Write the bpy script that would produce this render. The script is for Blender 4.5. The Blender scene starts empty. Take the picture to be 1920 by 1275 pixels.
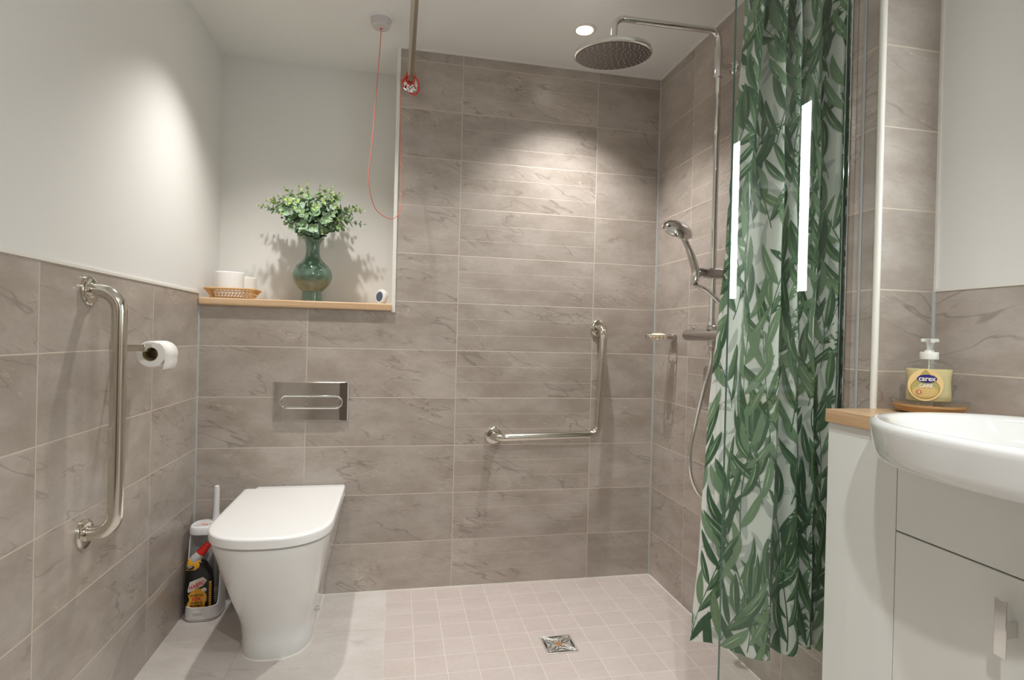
import bpy, bmesh, math, random
from mathutils import Vector, Matrix
random.seed(7)
PI = math.pi
scene = bpy.context.scene
COL = scene.collection

# ------------------------------------------------------------------ camera, world, exposure, lamps
cam_data = bpy.data.cameras.new('camera')
cam = bpy.data.objects.new('camera', cam_data)
COL.objects.link(cam)
scene.camera = cam
cam_data.sensor_width = 36.0
cam_data.lens = 1059.9 / 1920 * 36.0
cam_data.clip_start = 0.02
cx, cy, cz = .7528, -2.3849, 1.0586
yaw, pit, roll = .2012, -.0038, -.0249
r0 = Vector((math.cos(yaw), -math.sin(yaw), 0)); f0 = Vector((math.sin(yaw), math.cos(yaw), 0)); up = Vector((0, 0, 1))
F = f0 * math.cos(pit) + up * math.sin(pit)
U2 = up * math.cos(pit) - f0 * math.sin(pit)
R_ = r0 * math.cos(roll) - U2 * math.sin(roll)
U_ = U2 * math.cos(roll) + r0 * math.sin(roll)
m = Matrix.Identity(4)
for i in range(3):
    m[i][0], m[i][1], m[i][2], m[i][3] = R_[i], U_[i], -F[i], (cx, cy, cz)[i]
cam.matrix_world = m

world = bpy.data.worlds.new('world'); scene.world = world
world.use_nodes = True
world.node_tree.nodes['Background'].inputs[0].default_value = (.9, .93, 1, 1)
world.node_tree.nodes['Background'].inputs[1].default_value = .3
vs = scene.view_settings
vs.view_transform = 'Standard'; vs.look = 'None'; vs.gamma = 1; vs.use_curve_mapping = False
vs.exposure = 0.30

CEIL = 2.2466
# position, watts, colour, spot angle of each ceiling downlight
DOWNLIGHTS = [((1.43, -.31), 56, (1, .975, .95), 106, 'recessed ceiling downlight above the walk-in shower'),
              ((.375, -.31), 42, (1, .965, .93), 106, 'recessed ceiling downlight above the toilet, beside the recess'),
              ((1.0, -2.50), 54, (1, 1, .99), 172, 'added ceiling downlight, unseen behind the camera, filling the room with light'),  # unseen lamp behind the camera, added to raise the room's overall brightness
              ((1.22, -1.78), 36, (.99, 1, .99), 112, 'recessed ceiling downlight beside the basin wall')]
MIRROR_GLOW = 30.0

# ------------------------------------------------------------------ materials
def s2l(c):
    c = c / 255.0
    return c / 12.92 if c <= .04045 else ((c + .055) / 1.055) ** 2.4
def rgb(r, g, b): return (s2l(r), s2l(g), s2l(b), 1)

def P(name, col, rough=.5, metal=0., **kw):
    mt = bpy.data.materials.new(name); mt.use_nodes = True
    b = mt.node_tree.nodes['Principled BSDF']
    b.inputs['Base Color'].default_value = col
    b.inputs['Roughness'].default_value = rough
    b.inputs['Metallic'].default_value = metal
    for k, v in kw.items():
        b.inputs[k.replace('_', ' ')].default_value = v
    return mt

class NT:
    def __init__(s, mt): s.t = mt.node_tree; s.n = s.t.nodes; s.l = s.t.links
    def new(s, ty, **kw):
        n = s.n.new(ty)
        for k, v in kw.items(): setattr(n, k, v)
        return n
    def link(s, a, b): s.l.new(a, b)
    def setin(s, n, i, v):
        if hasattr(v, 'is_output') or isinstance(v, bpy.types.NodeSocket): s.l.new(v, n.inputs[i])
        else: n.inputs[i].default_value = v
    def m(s, op, a, b=None, c=None):
        n = s.n.new('ShaderNodeMath'); n.operation = op
        s.setin(n, 0, a)
        if b is not None: s.setin(n, 1, b)
        if c is not None: s.setin(n, 2, c)
        return n.outputs[0]
    def mix(s, f, a, b, mode='MIX'):
        n = s.n.new('ShaderNodeMix'); n.data_type = 'RGBA'; n.blend_type = mode
        s.setin(n, 0, f); s.setin(n, 6, a); s.setin(n, 7, b)
        return n.outputs[2]
    def comb(s, x, y, z):
        n = s.n.new('ShaderNodeCombineXYZ')
        s.setin(n, 0, x); s.setin(n, 1, y); s.setin(n, 2, z); return n.outputs[0]
    def noise(s, v, scale, detail=3, rough=.5, dist=0):
        n = s.n.new('ShaderNodeTexNoise')
        s.setin(n, 'Vector', v); s.setin(n, 'Scale', scale); s.setin(n, 'Detail', detail)
        s.setin(n, 'Roughness', rough); s.setin(n, 'Distortion', dist); return n.outputs[0]
    def smooth(s, v, a, b, lo=0., hi=1.):
        n = s.n.new('ShaderNodeMapRange'); n.interpolation_type = 'SMOOTHSTEP'
        s.setin(n, 0, v); s.setin(n, 1, a); s.setin(n, 2, b); s.setin(n, 3, lo); s.setin(n, 4, hi); return n.outputs[0]
    def pos(s):
        g = s.n.new('ShaderNodeNewGeometry'); x = s.n.new('ShaderNodeSeparateXYZ')
        s.l.new(g.outputs['Position'], x.inputs[0]); return x.outputs

def tile_mat(name, ax, u0, pw, v0=0., ph=.2, vax=2, col=rgb(158, 140, 124), grout=rgb(205, 194, 180), groove=None,
             gw=.0016, rough=.3, vein=1., spec=.5, bump=.25, vary=.06, blotch=1.):
    mt = P(name, col, rough); N = NT(mt); b = N.n['Principled BSDF']
    p = N.pos(); u = p[ax]; v = p[vax]
    au = N.m('DIVIDE', N.m('SUBTRACT', u, u0), pw); av = N.m('DIVIDE', N.m('SUBTRACT', v, v0), ph)
    iu = N.m('FLOOR', au); iv = N.m('FLOOR', av)
    fu = N.m('FRACT', au); fv = N.m('FRACT', av)
    du = N.m('MULTIPLY', N.m('MINIMUM', fu, N.m('SUBTRACT', 1., fu)), pw)
    dv = N.m('MULTIPLY', N.m('MINIMUM', fv, N.m('SUBTRACT', 1., fv)), ph)
    d = N.m('MINIMUM', du, dv)
    g = N.smooth(d, gw * .6, gw * 1.5, 1., 0.)
    if groove:
        f3 = N.m('FRACT', N.m('MULTIPLY', fv, 3.))
        d3 = N.m('MULTIPLY', N.m('MINIMUM', f3, N.m('SUBTRACT', 1., f3)), ph / 3)
        g3 = N.smooth(d3, .0005, .0014, 1., 0.)
        lo, hi = groove
        inr = N.m('MULTIPLY', N.m('GREATER_THAN', u, lo), N.m('LESS_THAN', u, hi))
        g3 = N.m('MULTIPLY', N.m('MULTIPLY', g3, inr), .75)
        g = N.m('MAXIMUM', g, g3)
    wn = N.new('ShaderNodeTexWhiteNoise'); wn.noise_dimensions = '2D'
    N.link(N.comb(iu, iv, 0.), wn.inputs['Vector']); rnd = wn.outputs['Value']
    off = N.m('MULTIPLY', rnd, 37.)
    vec = N.comb(N.m('ADD', u, off), N.m('MULTIPLY', v, 1.9), off)
    skew = N.comb(N.m('ADD', N.m('SUBTRACT', N.m('MULTIPLY', u, .95), N.m('MULTIPLY', v, .31)), off), N.m('MULTIPLY', N.m('ADD', N.m('MULTIPLY', u, .34), v), 3.6), off)
    blot = N.noise(vec, 5., 5, .65)
    fine = N.noise(vec, 60., 4, .7)
    patch = N.smooth(N.noise(vec, 3.0, 2), .47, .62)
    n1 = N.noise(skew, 2.1, 3, .5, .05)
    v1 = N.m('MULTIPLY', N.smooth(N.m('ABSOLUTE', N.m('SUBTRACT', n1, .5)), .0, .012, 1., 0.), patch)
    n2 = N.noise(skew, 3.3, 3, .5, .1)
    p2 = N.smooth(N.noise(vec, 4.4, 2), .52, .62)
    v2 = N.m('MULTIPLY', N.smooth(N.m('ABSOLUTE', N.m('SUBTRACT', n2, .47)), .0, .013, 1., 0.), p2)
    n3 = N.noise(skew, 2.9, 5, .6, .2)
    v3 = N.m('MULTIPLY', N.smooth(N.m('ABSOLUTE', N.m('SUBTRACT', n3, .52)), .0, .008, 1., 0.), p2)
    c = N.mix(N.smooth(blot, .3, .72), (col[0] * (1 - .18 * blotch), col[1] * (1 - .2 * blotch), col[2] * (1 - .22 * blotch), 1), (col[0] * (1 + .12 * blotch), col[1] * (1 + .14 * blotch), col[2] * (1 + .17 * blotch), 1))
    c = N.mix(N.m('MULTIPLY', N.smooth(fine, .3, .7), .22), c, (col[0] * .7, col[1] * .7, col[2] * .7, 1))
    c = N.mix(N.m('MULTIPLY', v1, .50 * vein), c, (col[0] * .42, col[1] * .40, col[2] * .38, 1))
    c = N.mix(N.m('MULTIPLY', v2, .5 * vein), c, (col[0] * .45, col[1] * .42, col[2] * .4, 1))
    c = N.mix(N.m('MULTIPLY', v3, .5 * vein), c, (col[0] * 1.55, col[1] * 1.5, col[2] * 1.4, 1))
    hs = N.new('ShaderNodeHueSaturation'); N.link(c, hs.inputs['Color'])
    N.link(N.m('ADD', N.m('MULTIPLY', rnd, vary * 2), 1 - vary), hs.inputs['Value'])
    c = N.mix(g, hs.outputs[0], grout)
    N.link(c, b.inputs['Base Color'])
    N.link(N.m('ADD', N.m('MULTIPLY', g, .45), N.m('ADD', rough - .04, N.m('MULTIPLY', blot, .1))), b.inputs['Roughness'])
    b.inputs['Specular IOR Level'].default_value = spec
    bp = N.new('ShaderNodeBump'); bp.inputs['Strength'].default_value = bump; bp.inputs['Distance'].default_value = .002
    h = N.m('ADD', N.m('MULTIPLY', g, -1.), N.m('ADD', N.m('MULTIPLY', blot, .5), N.m('MULTIPLY', fine, .10)))
    N.link(h, bp.inputs['Height']); N.link(bp.outputs[0], b.inputs['Normal'])
    return mt

def paint_mat(name, col, rough=.6):
    mt = P(name, col, rough); N = NT(mt); b = N.n['Principled BSDF']
    g = N.new('ShaderNodeNewGeometry')
    n = N.noise(g.outputs['Position'], 90., 3)
    bp = N.new('ShaderNodeBump'); bp.inputs['Strength'].default_value = .05; bp.inputs['Distance'].default_value = .001
    N.link(n, bp.inputs['Height']); N.link(bp.outputs[0], b.inputs['Normal'])
    return mt

def wood_mat(name, c1, c2, ax, rough=.35):
    mt = P(name, c1, rough); N = NT(mt); b = N.n['Principled BSDF']
    p = N.pos(); o = [p[0], p[1], p[2]]
    sc = [38., 38., 60.]; sc[ax] = 2.2
    v = N.comb(*[N.m('MULTIPLY', o[i], sc[i]) for i in range(3)])
    n = N.noise(v, 1., 5, .6, .6)
    c = N.mix(N.smooth(n, .33, .68), c1, c2)
    N.link(c, b.inputs['Base Color']); return mt

TW = rgb(180, 170, 160)
M = {}
M['tile_x'] = tile_mat('wall_tile_back', 0, .402, .6, col=TW, groove=(1.002, 1.602))
M['tile_y'] = tile_mat('wall_tile_right', 1, -.3, .6, col=TW, groove=(-.9, -.3))
M['tile_nib'] = tile_mat('wall_tile_nib', 0, 1.7, .6, col=TW)
M['tile_left'] = tile_mat('wall_tile_left', 1, -.4128, .5817, col=TW)
M['floor_l'] = tile_mat('floor_tile_large', 0, .262, .6, v0=-.304, ph=.6, vax=1, col=rgb(206, 199, 193), grout=rgb(192, 184, 173), rough=.42, vein=.45, blotch=.5)
M['floor_m'] = tile_mat('floor_mosaic', 0, .7337, .1008, v0=-.1076, ph=.1008, vax=1, col=rgb(202, 190, 184), grout=rgb(214, 205, 195),
                        gw=.0014, rough=.5, vein=.0, vary=.012, bump=.2, blotch=.3)
M['paint'] = paint_mat('white_paint', rgb(232, 231, 227))
M['ceil'] = paint_mat('ceiling_paint', rgb(236, 236, 233), .8)
M['white_trim'] = P('white_trim', rgb(232, 230, 222), .35)
M['caulk'] = P('grey_sealant', rgb(176, 178, 176), .4)
M['chrome'] = P('chrome', (.78, .77, .75, 1), .06, 1.)
M['steel'] = P('polished_steel', (.70, .67, .60, 1), .13, 1.)
M['brass_steel'] = P('rail_steel', (.62, .56, .47, 1), .22, 1.)
M['ceramic'] = P('white_ceramic', rgb(234, 236, 234), .07, 0., Coat_Weight=.5, Coat_Roughness=.03)
M['lid'] = P('white_lid', rgb(240, 240, 238), .16)
M['gloss_white'] = P('gloss_white_panel', rgb(228, 229, 224), .12)
M['oak'] = wood_mat('oak_shelf', rgb(200, 166, 128), rgb(218, 188, 152), 0)
M['oak_top'] = wood_mat('oak_worktop', rgb(190, 154, 116), rgb(208, 176, 140), 1)
M['grey_plastic'] = P('grey_white_plastic', rgb(205, 200, 200), .4)
M['white_plastic'] = P('white_plastic', rgb(232, 232, 232), .3)
M['red_cord'] = P('red_cord', rgb(226, 62, 48), .5)
M['red_cord_pale'] = P('pale_red_cord', rgb(232, 122, 104), .5)
M['dark'] = P('dark_grey', rgb(52, 50, 48), .5)
M['dark_rub'] = P('nozzle_face', rgb(92, 86, 80), .35, .35)
M['nozzle'] = P('nozzle_rubber', rgb(190, 186, 180), .4)
M['paper'] = P('toilet_paper', rgb(246, 244, 240), .9)
M['card'] = P('card_core', rgb(150, 130, 92), .8)
M['wicker'] = P('wicker', rgb(206, 160, 102), .6)
M['black'] = P('black_plastic', rgb(18, 17, 18), .22)
M['red'] = P('red_plastic', rgb(220, 44, 34), .35)
M['yellow'] = P('yellow_label', rgb(240, 176, 46), .45)
M['offwhite'] = P('offwhite_label', rgb(235, 225, 215), .5)
M['navy'] = P('navy_label', rgb(30, 30, 110), .4)
M['gold'] = P('gold_label', rgb(208, 178, 112), .4)
M['palegold'] = P('pale_gold_label', rgb(226, 196, 138), .45)
M['olive'] = P('olive_label', rgb(172, 162, 100), .45)
M['soap'] = P('cream_soap', rgb(245, 232, 204), .45, Subsurface_Weight=.15)
M['blueface'] = P('blue_grey_face', rgb(84, 98, 116), .35)
M['rust'] = P('rust_stain', rgb(176, 128, 84), .6, .3)
M['drain'] = P('drain_steel', (.85, .83, .78, 1), .42, .85)
M['stem'] = P('plant_stem', rgb(96, 92, 58), .6)
def leafmat(n, c): return P(n, c, .5, Subsurface_Weight=0.)
M['leaf_a'] = leafmat('leaf_grey_green', rgb(150, 172, 150)); M['leaf_b'] = leafmat('leaf_dark_green', rgb(84, 114, 82))
M['leaf_c'] = leafmat('leaf_mid_green', rgb(124, 154, 112)); M['leaf_d'] = leafmat('leaf_lime', rgb(156, 182, 104))

M['door'] = wood_mat('oak_door', rgb(92, 80, 70), rgb(108, 95, 84), 2, .4)
def emis(name, col, st):
    mt = bpy.data.materials.new(name); mt.use_nodes = True; N = NT(mt)
    N.n.remove(N.n['Principled BSDF']); e = N.new('ShaderNodeEmission')
    e.inputs[0].default_value = col; e.inputs[1].default_value = st
    N.link(e.outputs[0], N.n['Material Output'].inputs[0]); return mt
M['lamp'] = emis('lamp_glow', (1, .93, .82, 1), 14)
M['led'] = emis('led_glow', (.93, 1, .99, 1), MIRROR_GLOW)

def glass_mat(name, tint, rough=0., frs=1.5):
    mt = bpy.data.materials.new(name); mt.use_nodes = True; N = NT(mt)
    N.n.remove(N.n['Principled BSDF'])
    t = N.new('ShaderNodeBsdfTransparent'); t.inputs[0].default_value = tint
    g = N.new('ShaderNodeBsdfGlossy'); g.inputs['Roughness'].default_value = rough
    fr = N.new('ShaderNodeFresnel'); g0 = N.new('ShaderNodeNewGeometry')
    N.link(N.m('ADD', frs, N.m('MULTIPLY', g0.outputs['Backfacing'], 1 / frs - frs)), fr.inputs[0])
    mx = N.new('ShaderNodeMixShader')
    N.link(fr.outputs[0], mx.inputs[0]); N.link(t.outputs[0], mx.inputs[1]); N.link(g.outputs[0], mx.inputs[2])
    N.link(mx.outputs[0], N.n['Material Output'].inputs[0]); return mt
M['glass'] = glass_mat('screen_glass', (.955, .985, .97, 1))
M['clear'] = glass_mat('clear_glass', (.97, .98, .97, 1))
M['glass_edge'] = P('glass_edge', rgb(72, 108, 96), .1, 0.)
M['mirror'] = P('mirror', (.9, .92, .92, 1), .01, 1.)

def cloth_mat(name, col):
    mt = P(name, col, .7); N = NT(mt); b = N.n['Principled BSDF']
    tr = N.new('ShaderNodeBsdfTranslucent'); tr.inputs[0].default_value = col
    mx = N.new('ShaderNodeMixShader'); mx.inputs[0].default_value = .28
    N.link(b.outputs[0], mx.inputs[1]); N.link(tr.outputs[0], mx.inputs[2])
    N.link(mx.outputs[0], N.n['Material Output'].inputs[0])
    b.inputs['Specular IOR Level'].default_value = .25
    return mt
M['cl_white'] = cloth_mat('curtain_cloth', rgb(226, 228, 222))
M['cl_grey'] = cloth_mat('curtain_grey_print', rgb(196, 201, 195))
M['cl_g1'] = cloth_mat('curtain_dark_green', rgb(80, 108, 82)); M['cl_g2'] = cloth_mat('curtain_green', rgb(106, 136, 104))
M['cl_g3'] = cloth_mat('curtain_soft_green', rgb(130, 156, 124)); M['cl_y'] = cloth_mat('curtain_lime', rgb(160, 180, 116))
M['cl_w'] = cloth_mat('curtain_vein', rgb(196, 214, 178))

# vase glaze: green above, olive band low on the belly
def vase_mat():
    mt = P('vase_glaze', rgb(70, 112, 92), .08, Coat_Weight=.6, Coat_Roughness=.04); N = NT(mt); b = N.n['Principled BSDF']
    g = N.new('ShaderNodeNewGeometry'); p = N.pos()
    vo = N.new('ShaderNodeTexVoronoi'); vo.feature = 'DISTANCE_TO_EDGE'; vo.inputs['Scale'].default_value = 170
    N.link(g.outputs['Position'], vo.inputs['Vector'])
    cr = N.smooth(vo.outputs['Distance'], .0, .06, 1., 0.)
    nz = N.noise(g.outputs['Position'], 40., 4)
    zz = N.m('ADD', p[2], N.m('MULTIPLY', N.m('SUBTRACT', nz, .5), .02))
    band = N.m('MULTIPLY', N.smooth(zz, 1.222, 1.24), N.smooth(zz, 1.268, 1.288, 1., 0.))
    c = N.mix(nz, rgb(70, 98, 82), rgb(112, 140, 120))
    c = N.mix(N.m('MULTIPLY', band, .85), c, rgb(112, 118, 100))
    c = N.mix(N.m('MULTIPLY', cr, .35), c, rgb(52, 74, 64))
    N.link(c, b.inputs['Base Color']); return mt
M['vase'] = vase_mat()

# ------------------------------------------------------------------ mesh helpers
def V(*a): return Vector(a)
def add_box(bm, lo, hi, mi=0):
    vsx = [bm.verts.new((x, y, z)) for x in (lo[0], hi[0]) for y in (lo[1], hi[1]) for z in (lo[2], hi[2])]
    idx = [(0, 1, 3, 2), (4, 6, 7, 5), (0, 4, 5, 1), (2, 3, 7, 6), (0, 2, 6, 4), (1, 5, 7, 3)]
    fs = []
    for q in idx:
        f = bm.faces.new([vsx[i] for i in q]); f.material_index = mi; fs.append(f)
    return fs
def boxbm(lo, hi): bm = bmesh.new(); add_box(bm, lo, hi); return bm
def ring_loft(bm, rings, cap0=True, cap1=True, closed=True, mi=0):
    R = [[bm.verts.new(p) for p in r] for r in rings]
    n = len(R[0])
    for a, b in zip(R[:-1], R[1:]):
        for i in range(n if closed else n - 1):
            j = (i + 1) % n
            f = bm.faces.new((a[i], a[j], b[j], b[i])); f.material_index = mi
    if cap0: bm.faces.new(R[0][::-1]).material_index = mi
    if cap1: bm.faces.new(R[-1]).material_index = mi
    return R
def fillet(pts, r, n=8):
    pts = [Vector(p) for p in pts]; out = [pts[0]]
    for i in range(1, len(pts) - 1):
        a, b, c = pts[i - 1], pts[i], pts[i + 1]
        d1 = (a - b).normalized(); d2 = (c - b).normalized()
        ang = d1.angle(d2)
        if ang > PI - .01: out.append(b); continue
        t = min(r / math.tan(ang / 2), (a - b).length * .49 if i > 1 else (a - b).length * .98, (c - b).length * .49 if i < len(pts) - 2 else (c - b).length * .98)
        rr = t * math.tan(ang / 2)
        p1 = b + d1 * t; p2 = b + d2 * t
        ctr = b + (d1 + d2).normalized() * (rr / math.sin(ang / 2))
        e1 = p1 - ctr; e2 = p2 - ctr; tot = e1.angle(e2)
        for k in range(n + 1):
            s = k / n
            out.append(ctr + (e1 * math.sin((1 - s) * tot) + e2 * math.sin(s * tot)) / math.sin(tot))
    out.append(pts[-1]); return out
def catmull(pts, n=8):
    pts = [Vector(p) for p in pts]; P4 = [pts[0] * 2 - pts[1]] + pts + [pts[-1] * 2 - pts[-2]]; out = []
    for i in range(1, len(P4) - 2):
        a, b, c, d = P4[i - 1:i + 3]
        for k in range(n):
            t = k / n
            out.append(.5 * ((2 * b) + (c - a) * t + (2 * a - 5 * b + 4 * c - d) * t * t + (3 * b - a - 3 * c + d) * t ** 3))
    out.append(pts[-1]); return out
def add_tube(bm, path, r, seg=16, cap=True, mi=0, closed=False):
    path = [Vector(p) for p in path]; n = len(path)
    rad = r if isinstance(r, (list, tuple)) else [r] * n
    T = []
    for i in range(n):
        if closed: t = path[(i + 1) % n] - path[i - 1]
        else: t = path[min(i + 1, n - 1)] - path[max(i - 1, 0)]
        T.append(t.normalized())
    a = T[0].orthogonal().normalized(); rings = []
    for i in range(n):
        if i: a = (a - T[i] * a.dot(T[i])).normalized()
        b = T[i].cross(a)
        rings.append([path[i] + (a * math.cos(2 * PI * k / seg) + b * math.sin(2 * PI * k / seg)) * rad[i] for k in range(seg)])
    if closed: rings.append(rings[0]); cap = False
    ring_loft(bm, rings, cap, cap, mi=mi)
    if closed: bmesh.ops.remove_doubles(bm, verts=bm.verts, dist=1e-6)
def tube(path, r, seg=16, **k): bm = bmesh.new(); add_tube(bm, path, r, seg, **k); return bm
def frame(axis):
    z = Vector(axis).normalized(); x = z.orthogonal().normalized(); return x, z.cross(x), z
def add_lathe(bm, prof, c, axis=(0, 0, 1), seg=40, mi=0, xdir=None):
    x, y, z = frame(axis)
    if xdir: x = Vector(xdir).normalized(); y = z.cross(x)
    c = Vector(c); rings = []
    for r, h in prof:
        rings.append([c + z * h + (x * math.cos(2 * PI * k / seg) + y * math.sin(2 * PI * k / seg)) * max(r, 1e-5) for k in range(seg)])
    ring_loft(bm, rings, True, True, mi=mi)
def lathe(prof, c, axis=(0, 0, 1), seg=40): bm = bmesh.new(); add_lathe(bm, prof, c, axis, seg); return bm
def disc_prof(r, h, b=.002): return [(r - b, 0), (r, b), (r, h - b), (r - b * .3, h - b * .3), (r - b, h)]
def add_prism(bm, pts, o, ex, ey, depth, mi=0):
    """2D outline pts in plane (ex, ey) at origin o, extruded by vector depth"""
    o = Vector(o); ex = Vector(ex); ey = Vector(ey); d = Vector(depth)
    a = [o + ex * p[0] + ey * p[1] for p in pts]
    ring_loft(bm, [a, [q + d for q in a]], mi=mi)
def prism(*a, **k): bm = bmesh.new(); add_prism(bm, *a, **k); return bm
def sup(cx_, cy_, rx, ry, n=2.5, seg=64, clampx=None):
    out = []
    for k in range(seg):
        t = 2 * PI * k / seg; c = math.cos(t); s = math.sin(t)
        x = cx_ + rx * math.copysign(abs(c) ** (2 / n), c); y = cy_ + ry * math.copysign(abs(s) ** (2 / n), s)
        if clampx is not None: x = min(x, clampx)
        out.append((x, y))
    return out

def obj(name, bm, mats, parent=None, smooth=True, bevel=0., seg=2, angle=35):
    bmesh.ops.recalc_face_normals(bm, faces=bm.faces)
    me = bpy.data.meshes.new(name)
    if parent is None:
        lo = [min(v.co[i] for v in bm.verts) for i in range(3)]; hi = [max(v.co[i] for v in bm.verts) for i in range(3)]
        org = Vector(((lo[0] + hi[0]) / 2, (lo[1] + hi[1]) / 2, lo[2]))
    else:
        org = worldloc(parent)
    bmesh.ops.translate(bm, verts=bm.verts, vec=-org)
    bm.to_mesh(me); bm.free()
    for mt in (mats if isinstance(mats, (list, tuple)) else [mats]): me.materials.append(mt)
    o = bpy.data.objects.new(name, me); COL.objects.link(o)
    if parent is None: o.location = org
    else: o.parent = parent
    if smooth:
        for p in me.polygons: p.use_smooth = True
        try: me.set_sharp_from_angle(angle=math.radians(angle))
        except Exception: pass
    if bevel:
        md = o.modifiers.new('bevel', 'BEVEL'); md.width = bevel; md.segments = seg; md.limit_method = 'ANGLE'; md.angle_limit = math.radians(40)
        md.harden_normals = False
    return o
def worldloc(o):
    l = Vector(o.location)
    while o.parent: o = o.parent; l += Vector(o.location)
    return l
def thing(name, loc, label, cat, group=None):
    o = bpy.data.objects.new(name, None); COL.objects.link(o); o.location = loc; o.empty_display_size = .05
    return tag(o, label, cat, group)
def tag(o, label, cat, group=None):
    o['label'] = label; o['category'] = cat
    if group: o['group'] = group
    return o
def struct(name, bm, mt, parent=None, **k):
    k.setdefault('smooth', False)
    o = obj(name, bm, mt, parent, **k)
    if parent is None: o['kind'] = 'structure'
    return o
def text(body, size, mt, parent, name, o, ex, ey, depth=.0004, sx=1., shear=0., bold=0.):
    cu = bpy.data.curves.new('t', 'FONT'); cu.body = body; cu.size = size; cu.align_x = 'CENTER'; cu.align_y = 'CENTER'
    cu.extrude = depth / 2; cu.shear = shear; cu.offset = bold; cu.resolution_u = 3
    tmp = bpy.data.objects.new('t', cu); COL.objects.link(tmp)
    dg = bpy.context.evaluated_depsgraph_get(); me = bpy.data.meshes.new_from_object(tmp.evaluated_get(dg))
    COL.objects.unlink(tmp); bpy.data.objects.remove(tmp)
    bm = bmesh.new(); bm.from_mesh(me); bpy.data.meshes.remove(me)
    o = Vector(o); ex = Vector(ex).normalized(); ey = Vector(ey).normalized(); ez = ex.cross(ey)
    for v in bm.verts: v.co = o + ex * v.co.x * sx + ey * v.co.y + ez * (v.co.z + depth / 2)
    return obj(name, bm, mt, parent, smooth=False)

# ------------------------------------------------------------------ room shell
X0, XS, XR = 0., 1.9, 2.07          # left wall, shower wall, basin wall
YN, YA, YF = -1.206, .265, -3.0     # nib face, recess back, wall behind the viewer
ZT, ZL = 1.2, 1.157                 # half-height tiling, underside of ledge
XA = .7316
bm = boxbm((-.2, YF - .1, -.1), (.7337, .4, 0)); add_box(bm, (.7337, YF - .1, -.1), (2.3, YN, 0), 0)
add_box(bm, (.7337, YN, -.1), (2.3, .4, 0), 1)
struct('floor', bm, [M['floor_l'], M['floor_m']])
struct('ceiling', boxbm((-.2, YF - .1, CEIL), (2.3, .4, CEIL + .1)), M['ceil'])
wl = struct('wall_left', boxbm((-.1, YF, 0), (-.006, YA + .1, CEIL)), M['paint'])
struct('tile_panel', boxbm((-.006, YF, 0), (0, 0, ZT)), M['tile_left'], wl)
bm = boxbm((-.006, 0, 0), (XS, .365, ZL)); add_box(bm, (XA + .006, 0, ZL), (XS, .365, CEIL))
struct('wall_back', bm, M['tile_x'])
bm = boxbm((-.006, YA, ZL), (XA + .006, YA + .1, CEIL)); add_box(bm, (XA, .0005, ZL + .029), (XA + .006, YA, CEIL))
struct('wall_recess', bm, M['paint'])
bm = bmesh.new()
for f in add_box(bm, (XS, YN, 0), (XS + .25, .365, CEIL)):
    f.normal_update()
    f.material_index = 1 if abs(f.normal.y) > .5 else 0
struct('wall_shower', bm, [M['tile_y'], M['tile_nib']])
wr = struct('wall_right', boxbm((XR + .004, YF, 0), (XR + .1, YN, CEIL)), M['paint'])
struct('tile_panel', boxbm((XR, YF, 0), (XR + .004, YN, ZT)), M['tile_y'], wr)
bm = boxbm((-.1, YF - .1, 0), (.25, YF, CEIL)); add_box(bm, (1.15, YF - .1, 0), (XR + .1, YF, CEIL)); add_box(bm, (.25, YF - .1, 2.03), (1.15, YF, CEIL))
wf = struct('wall_front', bm, M['paint'])
bm = boxbm((0, YF, 0), (.25, YF + .006, ZT)); add_box(bm, (1.15, YF, 0), (XR, YF + .006, ZT)); struct('tile_panel', bm, M['tile_nib'], wf)
d = struct('door_1', boxbm((.26, YF - .07, .005), (1.14, YF - .03, 2.02)), M['door'])
struct('door_handle', tube(fillet([(.34, YF - .03, 1.0), (.34, YF + .02, 1.0), (.46, YF + .02, 1.0)], .012), .009), M['chrome'], d, smooth=True)
# trims and sealant
struct('trim_1', boxbm((-.006, YF, ZT), (.0025, 0, ZT + .007)), M['white_trim'])
struct('trim_2', boxbm((XA - .003, -.004, ZL - .006), (XA + .012, .004, CEIL)), M['white_trim'], bevel=.002)
bm = boxbm((XA, -.005, CEIL - .007), (XS, 0, CEIL)); add_box(bm, (XS - .005, YN, CEIL - .007), (XS, 0, CEIL))
struct('trim_3', bm, M['white_trim'])
bm = bmesh.new(); add_tube(bm, [(XS + .002, YN + .002, 0), (XS + .002, YN + .002, CEIL)], .008, 16)
struct('trim_4', bm, M['white_trim'], smooth=True)
struct('trim_5', boxbm((XR - .002, YN - .006, ZT), (XR + .006, YN, CEIL)), M['white_trim'])
struct('trim_6', boxbm((XR - .003, YF, ZT), (XR + .006, YN - .006, ZT + .006)), M['white_trim'])
bm = tube([(0, 0, 0), (0, 0, ZL + .03)], .0055, 12); add_tube(bm, [(XS, 0, 0), (XS, 0, CEIL)], .006, 12)
add_tube(bm, [(XR, YN, .905), (XR, YN, ZT)], .006, 12)
struct('trim_7', bm, M['caulk'], smooth=True)
bm = boxbm((.0, -.004, 0), (XS, 0, .003)); add_box(bm, (XS - .005, YN, 0), (XS, 0, .003))
struct('trim_8', bm, M['white_trim'])

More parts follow.
